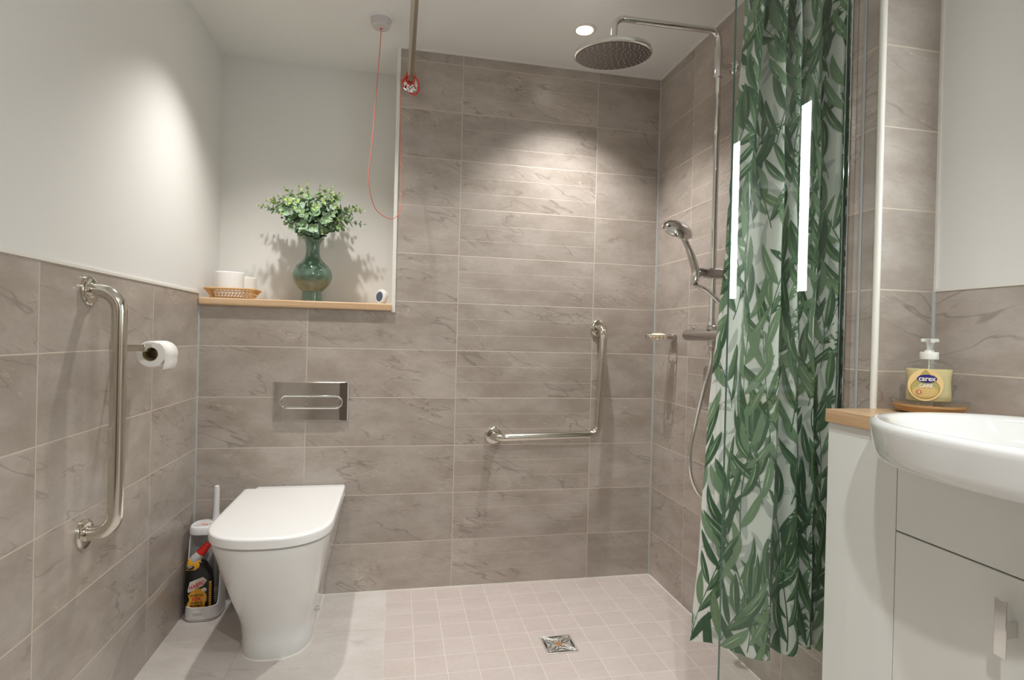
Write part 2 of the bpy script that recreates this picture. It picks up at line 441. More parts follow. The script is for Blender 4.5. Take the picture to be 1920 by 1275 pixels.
# ------------------------------------------------------------------ ceiling lamps
lamp_proto = None
for i, ((lx, ly), w, colr, ang, lab) in enumerate(DOWNLIGHTS):
    t = thing('downlight', (lx, ly, CEIL), lab, 'ceiling light', 'recessed ceiling downlights')
    if i == 0:
        bm = lathe([(.030, 0), (.030, -.003), (.034, -.006), (.043, -.004), (.046, 0)], (lx, ly, CEIL))
        ring = obj('bezel', bm, M['white_trim'], t)
        bm = lathe([(.0305, -.0035), (.029, -.0045), (.0, -.0045)], (lx, ly, CEIL), seg=32)
        lens = obj('lens', bm, M['lamp'], t)
    else:
        for src in (ring, lens):
            c = src.copy(); COL.objects.link(c); c.parent = t
    ld = bpy.data.lights.new('downlight_beam', 'SPOT'); ld.energy = w; ld.color = colr; ld.shadow_soft_size = .022
    ld.spot_size = math.radians(ang); ld.spot_blend = 1.0
    lo = bpy.data.objects.new('downlight_beam', ld); COL.objects.link(lo); lo.location = (lx, ly, CEIL - .03)

# ------------------------------------------------------------------ ledge shelf with its things
sh = obj('ledge_shelf', boxbm((0.001, -.016, ZL), (XA - .002, YA, ZL + .029)), M['oak'], bevel=.005, seg=3)
tag(sh, 'light oak ledge board along the bottom of the white wall recess', 'shelf')
ZS = ZL + .029
# vase
VX, VY = .398, .12
prof = [(.0, 0), (.040, 0), (.043, .003), (.042, .02), (.041, .042), (.044, .050), (.060, .066), (.074, .086), (.0805, .105), (.0805, .118),
        (.076, .136), (.064, .155), (.048, .170), (.036, .184), (.030, .200), (.0275, .218), (.028, .238), (.031, .252), (.038, .264), (.0435, .270),
        (.042, .272), (.034, .264), (.027, .250), (.024, .235), (.023, .20), (.0, .19)]
pp = [Vector((a, 0, b)) for a, b in prof]
pp = catmull(pp, 4)
o = obj('vase', lathe([(max(p.x, 0), p.z) for p in pp], (VX, VY, ZS), seg=56), M['vase'], angle=60)
tag(o, 'green crackle-glazed bottle vase with a pale olive belly, on the oak ledge', 'vase')
# eucalyptus bunch
plant = thing('eucalyptus_bunch', (VX, VY, ZS + .24), 'bunch of round-leaved eucalyptus sprigs with lime tips, filling the green vase', 'plant')
lb = bmesh.new(); sb = bmesh.new()
def add_leaf(bm, c, d, nrm, r, mi):
    d = d.normalized(); nrm = (nrm - d * nrm.dot(d)).normalized(); s = d.cross(nrm)
    ctr = bm.verts.new(c + d * r * 1.05 - nrm * r * .12); ring = []
    for k in range(9):
        a = 2 * PI * k / 9
        ring.append(bm.verts.new(c + d * (r * 1.05 - r * 1.08 * math.cos(a)) + s * r * .92 * math.sin(a) * (1 + .1 * math.cos(a)) + nrm * r * .14 * abs(math.sin(a))))
    for k in range(9):
        f = bm.faces.new((ctr, ring[k], ring[(k + 1) % 9])); f.material_index = mi
rs = random.Random(11)
base = Vector((VX, VY, ZS + .262))
tips = []
# sprig tips in X and height: read from the outline of the bunch
for tx, a_, b_ in [(.185, 1.575, .10), (.205, 1.61, .16), (.235, 1.60, .07), (.255, 1.625, .13), (.285, 1.655, .10), (.325, 1.645, .17), (.345, 1.655, .07),
                   (.37, 1.678, .12), (.40, 1.65, .17), (.425, 1.668, .08), (.445, 1.67, .14), (.47, 1.672, .11), (.495, 1.66, .16), (.515, 1.64, .08),
                   (.505, 1.60, .04), (.57, 1.605, .13), (.60, 1.585, .10), (.605, 1.53, .12), (.56, 1.545, .06), (.22, 1.56, .05), (.30, 1.60, .03),
                   (.39, 1.62, .02), (.45, 1.61, .03), (.27, 1.54, .16), (.34, 1.60, .0), (.43, 1.57, -.02), (.36, 1.55, -.03), (.50, 1.55, .0),
                   (.29, 1.55, -.01), (.30, 1.50, .03), (.325, 1.475, .0), (.345, 1.47, .08), (.37, 1.485, -.04), (.42, 1.48, -.03), (.455, 1.475, .02), (.48, 1.49, .06), (.53, 1.50, .05), (.47, 1.52, -.02), (.48, 1.64, .06), (.31, 1.63, .13), (.40, 1.60, .2), (.24, 1.58, .19), (.53, 1.59, .19)]:
    tz, ty = a_, b_
    tips.append(Vector((tx, ty + rs.uniform(-.01, .01), tz)))
for ti, tip in enumerate(tips):
    b0 = base + Vector((rs.uniform(-.014, .014), rs.uniform(-.012, .012), 0))
    dv = tip - b0
    mid = b0 + dv * .5 + Vector((dv.x * -.05, 0, abs(dv.x) * .16 + .008))
    path = catmull([b0 - Vector((0, 0, .03)), b0, mid, tip], 6)
    add_tube(sb, path, [.0018 - .0012 * k / len(path) for k in range(len(path))], 6)
    nl = int(6 + dv.length * 20)
    for k in range(nl):
        t = .22 + .78 * (k / (nl - 1)); ii = 6 + t * 12; i0 = min(int(ii), len(path) - 2); pt = path[i0].lerp(path[i0 + 1], ii - i0 if ii - i0 < 1 else 1)
        tg = (path[i0 + 1] - path[i0]).normalized(); az = k * 1.57 + ti
        sx_ = tg.orthogonal().normalized(); sy_ = tg.cross(sx_)
        r = (.0170 * (1 - t) ** .55 + .0040) * rs.uniform(.8, 1.15)
        for sgn in (1, -1):
            side = (sx_ * math.cos(az) + sy_ * math.sin(az)) * sgn
            dd = side + tg * rs.uniform(.35, .8)
            nn = tg * 1.0 - side * .4 + Vector((rs.uniform(-.4, .4), -.5 + rs.uniform(-.4, .4), rs.uniform(0, .5)))
            if t > .80: mi = 3 if (rs.random() < .7 and tip.z > 1.56) else 2
            elif t > .6: mi = rs.choice((0, 2, 2, 0, 2, 0, 3))
            else: mi = rs.choice((0, 1, 1, 2, 0))
            add_leaf(lb, pt, dd, nn, r, mi)
        if k == nl - 1:
            add_leaf(lb, pt, tg, Vector((rs.uniform(-1, 1), -1, .3)), r * 1.2, 3 if tip.z > 1.56 else 2)
obj('stems', sb, M['stem'], plant)
obj('foliage', lb, [M['leaf_a'], M['leaf_b'], M['leaf_c'], M['leaf_d']], plant, smooth=True, angle=60)
# small round thermometer leaning at the right end of the ledge
tc = Vector((.684, .115, ZS + .034)); ax = Vector((-.72, -.66, .10)).normalized()
th = thing('round_sensor', (.684, .115, ZS), 'small round white gadget with a blue-grey face, right end of the oak ledge', 'gadget')
obj('case', lathe([(.024, -.012), (.032, -.009), (.034, 0), (.033, .008), (.028, .012), (.022, .0125), (.021, .010), (0, .010)], tc, ax), M['white_plastic'], th)
obj('face', lathe([(.0205, .0102), (.020, .0115), (0, .0118)], tc, ax, seg=32), M['blueface'], th)
obj('foot', boxbm((.668, .105, ZS), (.70, .135, ZS + .010)), M['white_plastic'], th, bevel=.003)
# wicker basket
BX, BY = .108, .055
bs = thing('wicker_basket', (BX, BY, ZS), 'shallow openwork wicker basket at the left end of the oak ledge', 'basket')
def rect_ring(hx, hy, z, r, n=6, ox=0):
    pts = []
    for qx, qy, a0 in ((1, 1, 0), (-1, 1, 90), (-1, -1, 180), (1, -1, 270)):
        for k in range(n + 1):
            a = math.radians(a0 + 90 * k / n)
            pts.append(Vector((BX + ox + qx * (hx - r) + r * math.cos(a), BY + qy * (hy - r) + r * math.sin(a), ZS + z)))
    return pts
def resample(loop, n):
    L = loop + [loop[0]]; ds = [0]
    for a, b in zip(L[:-1], L[1:]): ds.append(ds[-1] + (b - a).length)
    out = []; j = 0
    for k in range(n):
        t = ds[-1] * k / n
        while ds[j + 1] < t: j += 1
        out.append(L[j].lerp(L[j + 1], (t - ds[j]) / max(1e-9, ds[j + 1] - ds[j])))
    return out
bm = bmesh.new(); NB = 84
hxy = lambda q: (.072 + .022 * q, .050 + .015 * q)
loops = []
for q in (0, .33, .66, .93):
    hx, hy = hxy(q); loops.append(resample(rect_ring(hx, hy, .003 + .036 * q, .02), NB))
    if q < .9: add_tube(bm, loops[-1], .0016, 6, closed=True)
for k in range(0, NB, 1):
    w = [loops[j][(k + (j if k % 2 else 0)) % NB] for j in range(4)]
    add_tube(bm, w, .0011, 5)
obj('weave', bm, M['wicker'], bs)
bm = bmesh.new(); add_tube(bm, loops[-1], .0042, 8, closed=True)
for i in range(NB * 2):
    p = loops[-1][(i // 2) % NB].lerp(loops[-1][(i // 2 + 1) % NB], .5 * (i % 2)); a = i * 1.1
obj('rim', bm, M['wicker'], bs)
bm = bmesh.new(); hx, hy = hxy(0)
for k in range(17):
    x = BX - hx + 2 * hx * k / 16; add_tube(bm, [(x, BY - hy, ZS + .002), (x, BY + hy, ZS + .002)], .0014, 5)
for k in range(12):
    y = BY - hy + 2 * hy * k / 11; add_tube(bm, [(BX - hx, y, ZS + .003), (BX + hx, y, ZS + .003)], .0014, 5)
obj('base', bm, M['wicker'], bs)
def toilet_roll(c, axis, r, w, label, group=None, core=.02, name='toilet_roll'):
    t = thing(name, c, label, 'toilet roll', group)
    bm = lathe([(core, 0), (r - .003, 0), (r, .003), (r, w - .003), (r - .003, w), (core, w), (core - .001, w * .5), (core, 0.0005)], c, axis, 56)
    bmesh.ops.remove_doubles(bm, verts=bm.verts, dist=1e-6)
    bmesh.ops.delete(bm, geom=[f for f in bm.faces if len(f.verts) > 10], context='FACES')
    obj('paper', bm, M['paper'], t)
    x, y, z = frame(axis); C = Vector(c); rings = []
    for rr, h in ((core - .0004, .001), (core - .0018, .001), (core - .0018, w - .001), (core - .0004, w - .001), (core - .0004, .001)):
        rings.append([C + z * h + (x * math.cos(2 * PI * k / 40) + y * math.sin(2 * PI * k / 40)) * rr for k in range(40)])
    bm = bmesh.new(); ring_loft(bm, rings, False, False); obj('cardboard_core', bm, M['card'], t)
    return t
toilet_roll((.092, .062, ZS + .0045), (0, 0, 1), .0525, .102, 'white toilet roll standing in the wicker basket, larger in view and nearer the front', 'spare toilet rolls')
toilet_roll((.110, .200, ZS), (0, 0, 1), .05, .1, 'white toilet roll standing behind the wicker basket, mostly hidden by the front roll', 'spare toilet rolls')

# ------------------------------------------------------------------ curtain rail, pull switch and cord
RX, RZ, RY = .783, 2.095, -1.03
rl = thing('curtain_rail', (RX, 0, RZ), 'metal shower curtain rail running out from the tiled wall under the ceiling', 'curtain rail')
obj('rail', tube(fillet([(RX, -.004, RZ), (RX, RY, RZ), (XS - .002, RY, RZ)], .12, 12), .0125, 20), M['brass_steel'], rl)
obj('flange', lathe([(.034, 0), (.034, .006), (.030, .010), (.018, .012), (.016, .022), (.0125, .024)], (RX, -.0005, RZ), (0, -1, 0)), M['chrome'], rl)
obj('flange', lathe([(.034, 0), (.034, .006), (.030, .010), (.018, .012), (.016, .022), (.0125, .024)], (XS - .0005, RY, RZ), (-1, 0, 0)), M['chrome'], rl)
SX, SY = .668, -.20
ps = thing('pull_switch', (SX, SY, CEIL), 'round white ceiling pull switch with a long looping red cord', 'pull switch')
obj('base_plate', lathe([(.041, 0), (.041, -.006), (.0395, -.009)], (SX, SY, CEIL)), M['white_plastic'], ps)
obj('housing', lathe([(.038, -.008), (.0375, -.014), (.034, -.034), (.030, -.038), (.0, -.039)], (SX, SY, CEIL)), M['grey_plastic'], ps)
cord = catmull([(SX, SY, CEIL - .036), (SX - .002, SY, 2.14), (.655, -.19, 1.95), (.644, -.18, 1.78), (.635, -.17, 1.69), (.637, -.16, 1.615), (.660, -.14, 1.545),
                (.70, -.12, 1.517), (.735, -.10, 1.522), (.757, -.085, 1.57), (.757, -.07, 1.68), (.749, -.06, 1.80), (.745, -.05, 1.95), (.746, -.045, 2.03), (.756, -.042, 2.065)], 10)
obj('cord', tube(cord, .0016, 8), M['red_cord_pale'], ps)
bm = tube([(SX + .006, SY, CEIL - .037), (SX, SY, CEIL - .047), (SX, SY, CEIL - .052)], .0015, 6); add_tube(bm, [(SX - .006, SY, CEIL - .037), (SX, SY, CEIL - .047)], .0015, 6)
obj('knot', bm, M['red_cord_pale'], ps)
bm = bmesh.new()
loopc = Vector((RX, -.040, RZ))
pts = []
for k in range(44):
    a = 2 * PI * 2.2 * k / 43 + PI * .85
    pts.append(loopc + Vector((.0165 * math.cos(a) * (1.0), -.006 + .010 * k / 43, .0165 * math.sin(a) )))
add_tube(bm, pts, .0024, 8)
add_tube(bm, catmull([(.756, -.042, 2.065), (.752, -.048, 2.085), (.764, -.05, 2.105), (RX - .01, -.05, 2.117), (RX + .012, -.05, 2.112), (.812, -.045, 2.09), (.817, -.04, 2.06), (.805, -.035, 2.043), (.79, -.033, 2.044), (.778, -.033, 2.05)], 8), .0032, 8)
add_tube(bm, catmull([(.752, -.05, 2.08), (.765, -.055, 2.10), (.772, -.058, 2.118), (.78, -.055, 2.122)], 6), .004, 8)
obj('cord_wrap', bm, M['red_cord'], ps)

# ------------------------------------------------------------------ flush plate
fp = thing('flush_plate', (.425, 0, .78), 'polished chrome rectangular flush plate on the tiles above the toilet', 'flush plate')
fx0, fx1, fz0, fz1 = .280, .567, .706, .862
def rectpts(x0, x1, z0, z1): return [(x0, z0), (x1, z0), (x1, z1), (x0, z1)]
bm = bmesh.new()
rings = []
for ins, y in ((0, -.0005), (0, -.006), (.004, -.0075), (.028, -.010), (.030, -.0102)):
    rings.append([Vector((x, y, z)) for x, z in rectpts(fx0 + ins * 1.15, fx1 - ins * 1.15, fz0 + ins * .09, fz1 - ins * .09)])
ring_loft(bm, rings)
obj('plate', bm, M['chrome'], fp, smooth=False)
def stadium(cx_, cz_, hw, hh, n=12):
    pts = []
    for sgn, a0 in ((1, -90), (-1, 90)):
        for k in range(n + 1):
            a = math.radians(a0 + 180 * k / n); pts.append((cx_ + sgn * (hw - hh) + hh * math.cos(a), cz_ + hh * math.sin(a)))
    return pts
fzc = (fz0 + fz1) / 2 - .002
bm = bmesh.new()
add_tube(bm, [Vector((x, -.0125, z)) for x, z in stadium(.424, fzc, .118, .024)], .0035, 10, closed=True)
obj('button_surround', bm, M['chrome'], fp)
bm = prism([(x, z) for x, z in stadium(.360, fzc, .048, .019)], (0, -.010, 0), (1, 0, 0), (0, 0, 1), (0, -.0035, 0))
obj('small_button', bm, M['chrome'], fp, bevel=.001)
bm = prism([(x, z) for x, z in stadium(.474, fzc, .062, .019)], (0, -.010, 0), (1, 0, 0), (0, 0, 1), (0, -.0035, 0))
obj('large_button', bm, M['chrome'], fp, bevel=.001)

# ------------------------------------------------------------------ toilet
TX = .377
to = thing('toilet', (TX, -.3, 0), 'white back-to-wall toilet with its lid closed, in front of the chrome flush plate', 'toilet')
def dshape(hw, yf, z, yb=-.004, n=2.5, seg=28, front=.19, hwb=None):
    """outline from rear right round the front to rear left"""
    ys = yf + front; pts = []
    hb = hwb or hw
    for k in range(8): pts.append(Vector((TX + hb + (hw - hb) * k / 7, yb + (ys - yb) * k / 7, z)))
    for k in range(1, seg):
        a = PI * k / seg; c = math.cos(a); s = math.sin(a)
        pts.append(Vector((TX + hw * math.copysign(abs(c) ** (2 / n), c), ys - front * s ** (2 / n), z)))
    for k in range(8): pts.append(Vector((TX - hw - (hb - hw) * k / 7, ys + (yb - ys) * k / 7, z)))
    return pts
secs = [(0, .112, -.452, .150, .112), (.006, .114, -.456, .150, .112), (.05, .112, -.452, .15, .113), (.10, .117, -.462, .155, .121), (.15, .128, -.486, .16, .132), (.20, .140, -.512, .165, .143),
        (.26, .152, -.544, .175, .156), (.32, .164, -.573, .18, .168), (.37, .173, -.595, .185, .177), (.395, .178, -.606, .187, .182), (.409, .180, -.608, .187, .186), (.412, .176, -.604, .185, .183)]
bm = bmesh.new(); ring_loft(bm, [dshape(hw, yf, z, front=fr, hwb=hb) for z, hw, yf, fr, hb in secs])
obj('bowl', bm, M['ceramic'], to, angle=50)
bm = bmesh.new(); ring_loft(bm, [dshape(h, y, z, yb=-.07) for z, h, y in ((.4122, .168, -.600), (.413, .172, -.604), (.4175, .172, -.604), (.418, .170, -.602))])
obj('seat', bm, M['lid'], to, angle=50)
bm = bmesh.new(); ring_loft(bm, [dshape(h, y, z, yb=-.048 if z > .44 else -.046, front=.20) for z, h, y in ((.4185, .182, -.613), (.420, .1865, -.618), (.443, .1875, -.619), (.4475, .186, -.617), (.4495, .181, -.612), (.450, .17, -.60))])
obj('lid', bm, M['lid'], to, angle=50)
bm = boxbm((TX - .150, -.046, .412), (TX + .186, -.004, .4475)); obj('hinge_block', bm, M['ceramic'], to, bevel=.006, seg=3)
bm = lathe(disc_prof(.011, .006), (.4925, -.25, .062), (1, -.1, .1), 20); add_lathe(bm, disc_prof(.007, .012), (.4925, -.25, .062), (1, -.1, .1), 20)
obj('fixing_cap', bm, M['chrome'], to)
bm = bmesh.new(); ring_loft(bm, [dshape(.115, -.459, 0.0003, front=.15, hwb=.115), dshape(.1135, -.4575, .004, front=.15, hwb=.1135)])
obj('sealant', bm, M['white_trim'], to)

# ------------------------------------------------------------------ brush caddy, cleaner bottle, brush
HX, HY = .075, -.088
cd = thing('brush_caddy', (HX, HY, 0), 'white open-fronted toilet brush caddy in the corner, holding the cleaner bottle', 'brush holder')
bm = bmesh.new()
NA = 72; rows = 14; out = sup(HX, HY, .062, .072, 3.0, NA); inn = sup(HX, HY, .0575, .0675, 3.0, NA)
def ztop(k):
    x, y = out[k]; t = (y - (HY - .072)) / .144       # 0 at the front, 1 at the back
    side = 1 if x < HX else 0
    e = max(0., min(1., (t - .16) / (.30)))
    e = e * e * (3 - 2 * e)
    return .052 + (.312 - .052) * e
rO = []; 
for j in range(rows + 1):
    rO.append([bm.verts.new((HX + (out[k][0] - HX) * (1 - .10 * ztop(k) * j / rows / .312), HY + (out[k][1] - HY) * (1 - .06 * ztop(k) * j / rows / .312), .012 + (ztop(k) - .012) * j / rows)) for k in range(NA)])
rI = []
for j in range(rows + 1):
    rI.append([bm.verts.new((HX + (inn[k][0] - HX) * (1 - .10 * ztop(k) * j / rows / .312), HY + (inn[k][1] - HY) * (1 - .06 * ztop(k) * j / rows / .312), .014 + (ztop(k) - .014) * j / rows)) for k in range(NA)])
for j in range(rows):
    for k in range(NA):
        l = (k + 1) % NA
        bm.faces.new((rO[j][k], rO[j][l], rO[j + 1][l], rO[j + 1][k])); bm.faces.new((rI[j][k], rI[j + 1][k], rI[j + 1][l], rI[j][l]))
for k in range(NA):
    l = (k + 1) % NA; bm.faces.new((rO[-1][k], rO[-1][l], rI[-1][l], rI[-1][k]))
bm.faces.new(rI[0]); bm.faces.new(rO[0][::-1])
obj('shell', bm, M['white_plastic'], cd, angle=50)
bm = bmesh.new()
ring_loft(bm, [[Vector((x, y, z)) for x, y in sup(HX, HY, .062 - i, .072 - i, 3.0, NA)] for z, i in ((0, .004), (.003, .0), (.012, -.001), (.0125, .0))])
obj('foot_ring', bm, M['grey_plastic'], cd)
bm = bmesh.new()
ring_loft(bm, [[Vector((x, y, z)) for x, y in sup(HX - .004, HY + .012, .054 - i, .056 - i, 2.8, NA)] for z, i in ((.305, .001), (.308, -.001), (.327, .0), (.332, .003), (.333, .007))])
obj('top_cap', bm, M['white_plastic'], cd)
bm = prism([(-.014, -.006), (.014, -.006), (.014, .006), (-.014, .006)], (.068, -.1613, .030), (1, 0, 0), (0, 0, 1), (0, .003, 0))
obj('nameplate', bm, M['grey_plastic'], cd, bevel=.001)
cdz = .333
pk = thing('paper_sachet', (.062, -.082, cdz), 'small grey and red paper sachet lying on top of the white brush caddy', 'packet')
bm = bmesh.new(); add_prism(bm, [(-.030, -.024), (.018, -.030), (.034, .006), (-.012, .022)], (.062, -.082, cdz), (1, 0, 0), (0, 1, 0), (0, 0, .002))
obj('sheet', bm, P('sachet_grey', rgb(205, 200, 196), .6), pk, bevel=.0006)
bm = bmesh.new(); add_prism(bm, [(-.006, -.019), (.018, -.022), (.021, -.014), (-.003, -.010)], (.062, -.082, cdz + .002), (1, 0, 0), (0, 1, 0), (0, 0, .0005))
obj('red_mark', bm, P('sachet_red', rgb(216, 120, 112), .6), pk)
tb = thing('toilet_brush', (.092, -.043, .02), 'white toilet brush handle rising behind the caddy, left of the toilet lid', 'toilet brush')
obj('handle', lathe([(.006, .05), (.006, .28), (.0125, .305), (.0125, .32), (.0105, .36), (.0100, .43), (.0085, .444), (.004, .446), (0, .446)], (.092, -.043, .02), seg=28), M['white_plastic'], tb)
obj('brush_head', lathe([(.010, 0), (.022, .006), (.024, .03), (.022, .05), (.008, .058)], (.092, -.043, .02), seg=28), M['white_plastic'], tb)
# cleaner bottle: faces the viewer, a little turned to the right
BC = Vector((.0625, -.117, .0165)); ca = math.radians(8)
bx = Vector((math.cos(ca), math.sin(ca), 0)); by = Vector((-math.sin(ca), math.cos(ca), 0)); bz = Vector((0, 0, 1))
bo = thing('cleaner_bottle', BC, 'black toilet cleaner bottle with yellow label and red angled cap, in the caddy', 'bottle')
def brow(z, w0, w1, d, n=3.4, seg=48):
    c = (w0 + w1) / 2; hw = (w1 - w0) / 2; pts = []
    for x, y in sup(c, 0, hw, d, n, seg): pts.append(BC + bx * x + by * y + bz * z)
    return pts
bm = bmesh.new()
ring_loft(bm, [brow(*r) for r in ((0, -.042, .042, .018), (.003, -.046, .046, .021), (.05, -.047, .047, .022), (.10, -.047, .046, .022), (.135, -.046, .044, .022), (.155, -.045, .040, .0215),
                                  (.172, -.044, .028, .020), (.182, -.043, .024, .019), (.190, -.042, .018, .018), (.196, -.040, .004, .016))])
obj('body', bm, M['black'], bo, angle=50)
tdir = (bx * .62 + bz * .78).normalized()
nb = BC + bx * -.022 + bz * .186
bm = bmesh.new(); ring_loft(bm, [brow(*r) for r in ((.166, -.0455, .0, .0208), (.174, -.0450, .012, .0205), (.186, -.0430, .012, .0195), (.197, -.041, .004, .017), (.203, -.038, -.004, .014))])
obj('shoulder_band', bm, M['yellow'], bo, angle=50)
bm = bmesh.new(); add_lathe(bm, [(.017, -.004), (.0185, .004), (.0185, .014), (.0165, .030), (.0145, .036)], nb + bz * .006, tdir, 28)
obj('collar', bm, P('collar_grey', rgb(200, 200, 198), .35), bo)
bm = bmesh.new(); add_lathe(bm, [(.0160, .034), (.0165, .038), (.0140, .060), (.0115, .075), (.0085, .080), (0, .081)], nb + bz * .006, tdir, 28)
obj('cap', bm, M['red'], bo)
fo = BC - by * .0226 + bz * .014
def plate(name, pts, mt, z=0., lift=.0003, th=.0005):
    return obj(name, prism(pts, fo - by * lift, bx, bz, -by * th), mt, bo, smooth=False)
circ = [(.004 + .030 * math.cos(a * PI / 16), .050 + .035 * math.sin(a * PI / 16)) for a in range(32)]
plate('yellow_splash', [(-.036, .004), (.020, .004)] + [(-.004 + .030 * math.cos(a * PI / 16), .048 + .036 * math.sin(a * PI / 16)) for a in range(-3, 13)] + [(-.034, .062), (-.030, .045), (-.037, .030)], M['yellow'])
plate('banner', [(-.036, .080), (-.034, .072), (.016, .094), (.026, .112), (.013, .125), (-.030, .110)], M['offwhite'], lift=.0009)
ang = math.radians(22); hx_ = bx * math.cos(ang) + bz * math.sin(ang); hz_ = bz * math.cos(ang) - bx * math.sin(ang)
text('HARPIC', .0215, M['red'], bo, 'brand_lettering', fo - by * .0018 + bx * -.006 + bz * .0965, bx * math.cos(ang * .9) + bz * math.sin(ang * .9), bz, sx=.72, bold=.0004)
text('10X', .0195, M['red'], bo, 'strength_lettering', fo - by * .0012 + bx * -.008 + bz * .046, bx, bz, sx=.95, bold=.0006)
text('POWER PLUS', .0080, M['black'], bo, 'small_lettering', fo - by * .0012 + bx * -.007 + bz * .0595, bx, bz, sx=.9, bold=.0002)
text('CLEAN &', .0095, M['black'], bo, 'small_lettering', fo - by * .0012 + bx * -.007 + bz * .0325, bx, bz, sx=1., bold=.0003)
text('PROTECT', .0095, M['black'], bo, 'small_lettering', fo - by * .0012 + bx * -.007 + bz * .0215, bx, bz, sx=1., bold=.0003)
bm = prism([(.017 + .009 * math.cos(a * PI / 8), .078 + .0075 * math.sin(a * PI / 8)) for a in range(16)], fo - by * .001, bx, bz, -by * .0004)
obj('badge', bm, M['offwhite'], bo, smooth=False)
bm = bmesh.new()
for k in range(13): add_prism(bm, [(.033, .006 + k * .0078), (.041, .0075 + k * .0078), (.041, .0125 + k * .0078), (.033, .011 + k * .0078)], fo + by * .0022, bx, bz, -by * .0012)
obj('side_stripes', bm, M['yellow'], bo, smooth=False)
bm = bmesh.new(); fo2 = BC - by * .0205
add_prism(bm, [(-.029 + .013 * math.cos(a * PI / 8), .162 + .008 * math.sin(a * PI / 8)) for a in range(16)], fo2 + bz * .014 - by * .0012, bx, bz, -by * .0008)
obj('neck_badge', bm, M['black'], bo, smooth=False)
bm = bmesh.new(); add_prism(bm, [(-.037, .180), (-.024, .183), (-.024, .186), (-.037, .183)], fo2 - by * .0022, bx, bz, -by * .0004); add_prism(bm, [(-.037, .1745), (-.022, .178), (-.022, .1805), (-.037, .177)], fo2 - by * .0022, bx, bz, -by * .0004)
obj('badge_lettering', bm, M['offwhite'], bo, smooth=False)

# ------------------------------------------------------------------ left grab rail and paper holder
def flange(name, c, axis, parent, r=.037):
    return obj(name, lathe([(r, 0), (r, .007), (r - .003, .010), (r - .009, .0115), (.0195, .012), (.0195, .016)], c, axis, 40), M['steel'], parent)
gr = thing('grab_rail', (0, -.80, .54), 'vertical polished steel grab rail on the left tiled wall', 'grab rail')
GX = .072
obj('bar', tube(fillet([(.003, -.802, 1.150), (GX, -.802, 1.150), (GX, -.802, .545), (.003, -.802, .545)], .048, 10), .0175, 24), M['steel'], gr)
flange('wall_flange', (0, -.802, 1.150), (1, 0, 0), gr); flange('wall_flange', (0, -.802, .545), (1, 0, 0), gr)
ph = thing('paper_holder', (0, -.66, 1.0), 'flat steel toilet paper arm on the left wall behind the grab rail', 'paper holder')
HXp = .075
bm = boxbm((HXp - .003, -.664, .996), (HXp + .003, -.515, 1.016)); obj('arm', bm, M['steel'], ph, bevel=.0015)
bm = boxbm((.006, -.668, .996), (HXp + .003, -.662, 1.016)); obj('bracket', bm, M['steel'], ph, bevel=.0015)
bm = boxbm((0, -.682, .984), (.007, -.640, 1.030)); obj('wall_plate', bm, M['steel'], ph, bevel=.002)
t = toilet_roll((HXp, -.625, .9875), (0, 1, 0), .037, .098, 'part-used toilet roll hanging on the steel arm beside the left grab rail')
bm = bmesh.new()
A = []; B = []
for k in range(14):
    a = math.radians(60 - k * 7); rr = .0375 + .0006 * k / 13
    p = Vector((HXp + rr * math.cos(a), 0, .9875 + rr * math.sin(a))) if a > math.radians(-20) else None
    if p: A.append(p)
A.append(Vector((HXp + .0365, 0, .966))); A.append(Vector((HXp + .0345, 0, .9535))); A.append(Vector((HXp + .032, 0, .944)))
front = [bm.verts.new((p.x, -.6245, p.z)) for p in A]; back = [bm.verts.new((p.x, -.5275, p.z)) for p in A]
for i in range(len(A) - 1): bm.faces.new((front[i], front[i + 1], back[i + 1], back[i]))
o = obj('loose_sheet', bm, M['paper'], t); md = o.modifiers.new('thickness', 'SOLIDIFY'); md.thickness = .0006

# ------------------------------------------------------------------ L-shaped grab rail
lg = thing('grab_rail', (1.4, 0, .64), 'L-shaped polished steel grab rail on the back tiles inside the shower', 'grab rail')
obj('bar', tube(fillet([(1.168, -.003, .640), (1.168, -.075, .640), (1.612, -.075, .652), (1.628, -.075, 1.110), (1.628, -.003, 1.110)], .045, 10), .0165, 24), M['steel'], lg)
flange('wall_flange', (1.168, 0, .640), (0, -1, 0), lg, .036); flange('wall_flange', (1.628, 0, 1.110), (0, -1, 0), lg, .036)

# ------------------------------------------------------------------ floor drain
dx0, dx1, dy0, dy1 = 1.272, 1.385, -.562, -.449
dc = Vector(((dx0 + dx1) / 2, (dy0 + dy1) / 2, 0))
dr = thing('floor_drain', dc, 'square steel floor drain with a four-petal grille, set in the shower mosaic', 'drain')
bm = bmesh.new(); h = .0565; w = .005
for lo, hi in (((-h, -h), (h, -h + w)), ((-h, h - w), (h, h)), ((-h, -h + w), (-h + w, h - w)), ((h - w, -h + w), (h, h - w))):
    add_box(bm, (dc.x + lo[0], dc.y + lo[1], .0002), (dc.x + hi[0], dc.y + hi[1], .0030))
obj('frame', bm, M['drain'], dr, bevel=.0006)
obj('plate', boxbm((dc.x - h + w, dc.y - h + w, .0002), (dc.x + h - w, dc.y + h - w, .0015)), M['drain'], dr)
bm = bmesh.new(); bm2 = bmesh.new()
def petal(c, d, L, W, n=12):
    d = Vector(d).normalized(); s = Vector((-d.y, d.x, 0)); pts = []
    for k in range(n + 1):
        t = k / n; pts.append(c + d * L * t + s * W * math.sin(PI * t) ** .9)
    for k in range(1, n):
        t = 1 - k / n; pts.append(c + d * L * t - s * W * math.sin(PI * t) ** .9)
    return pts
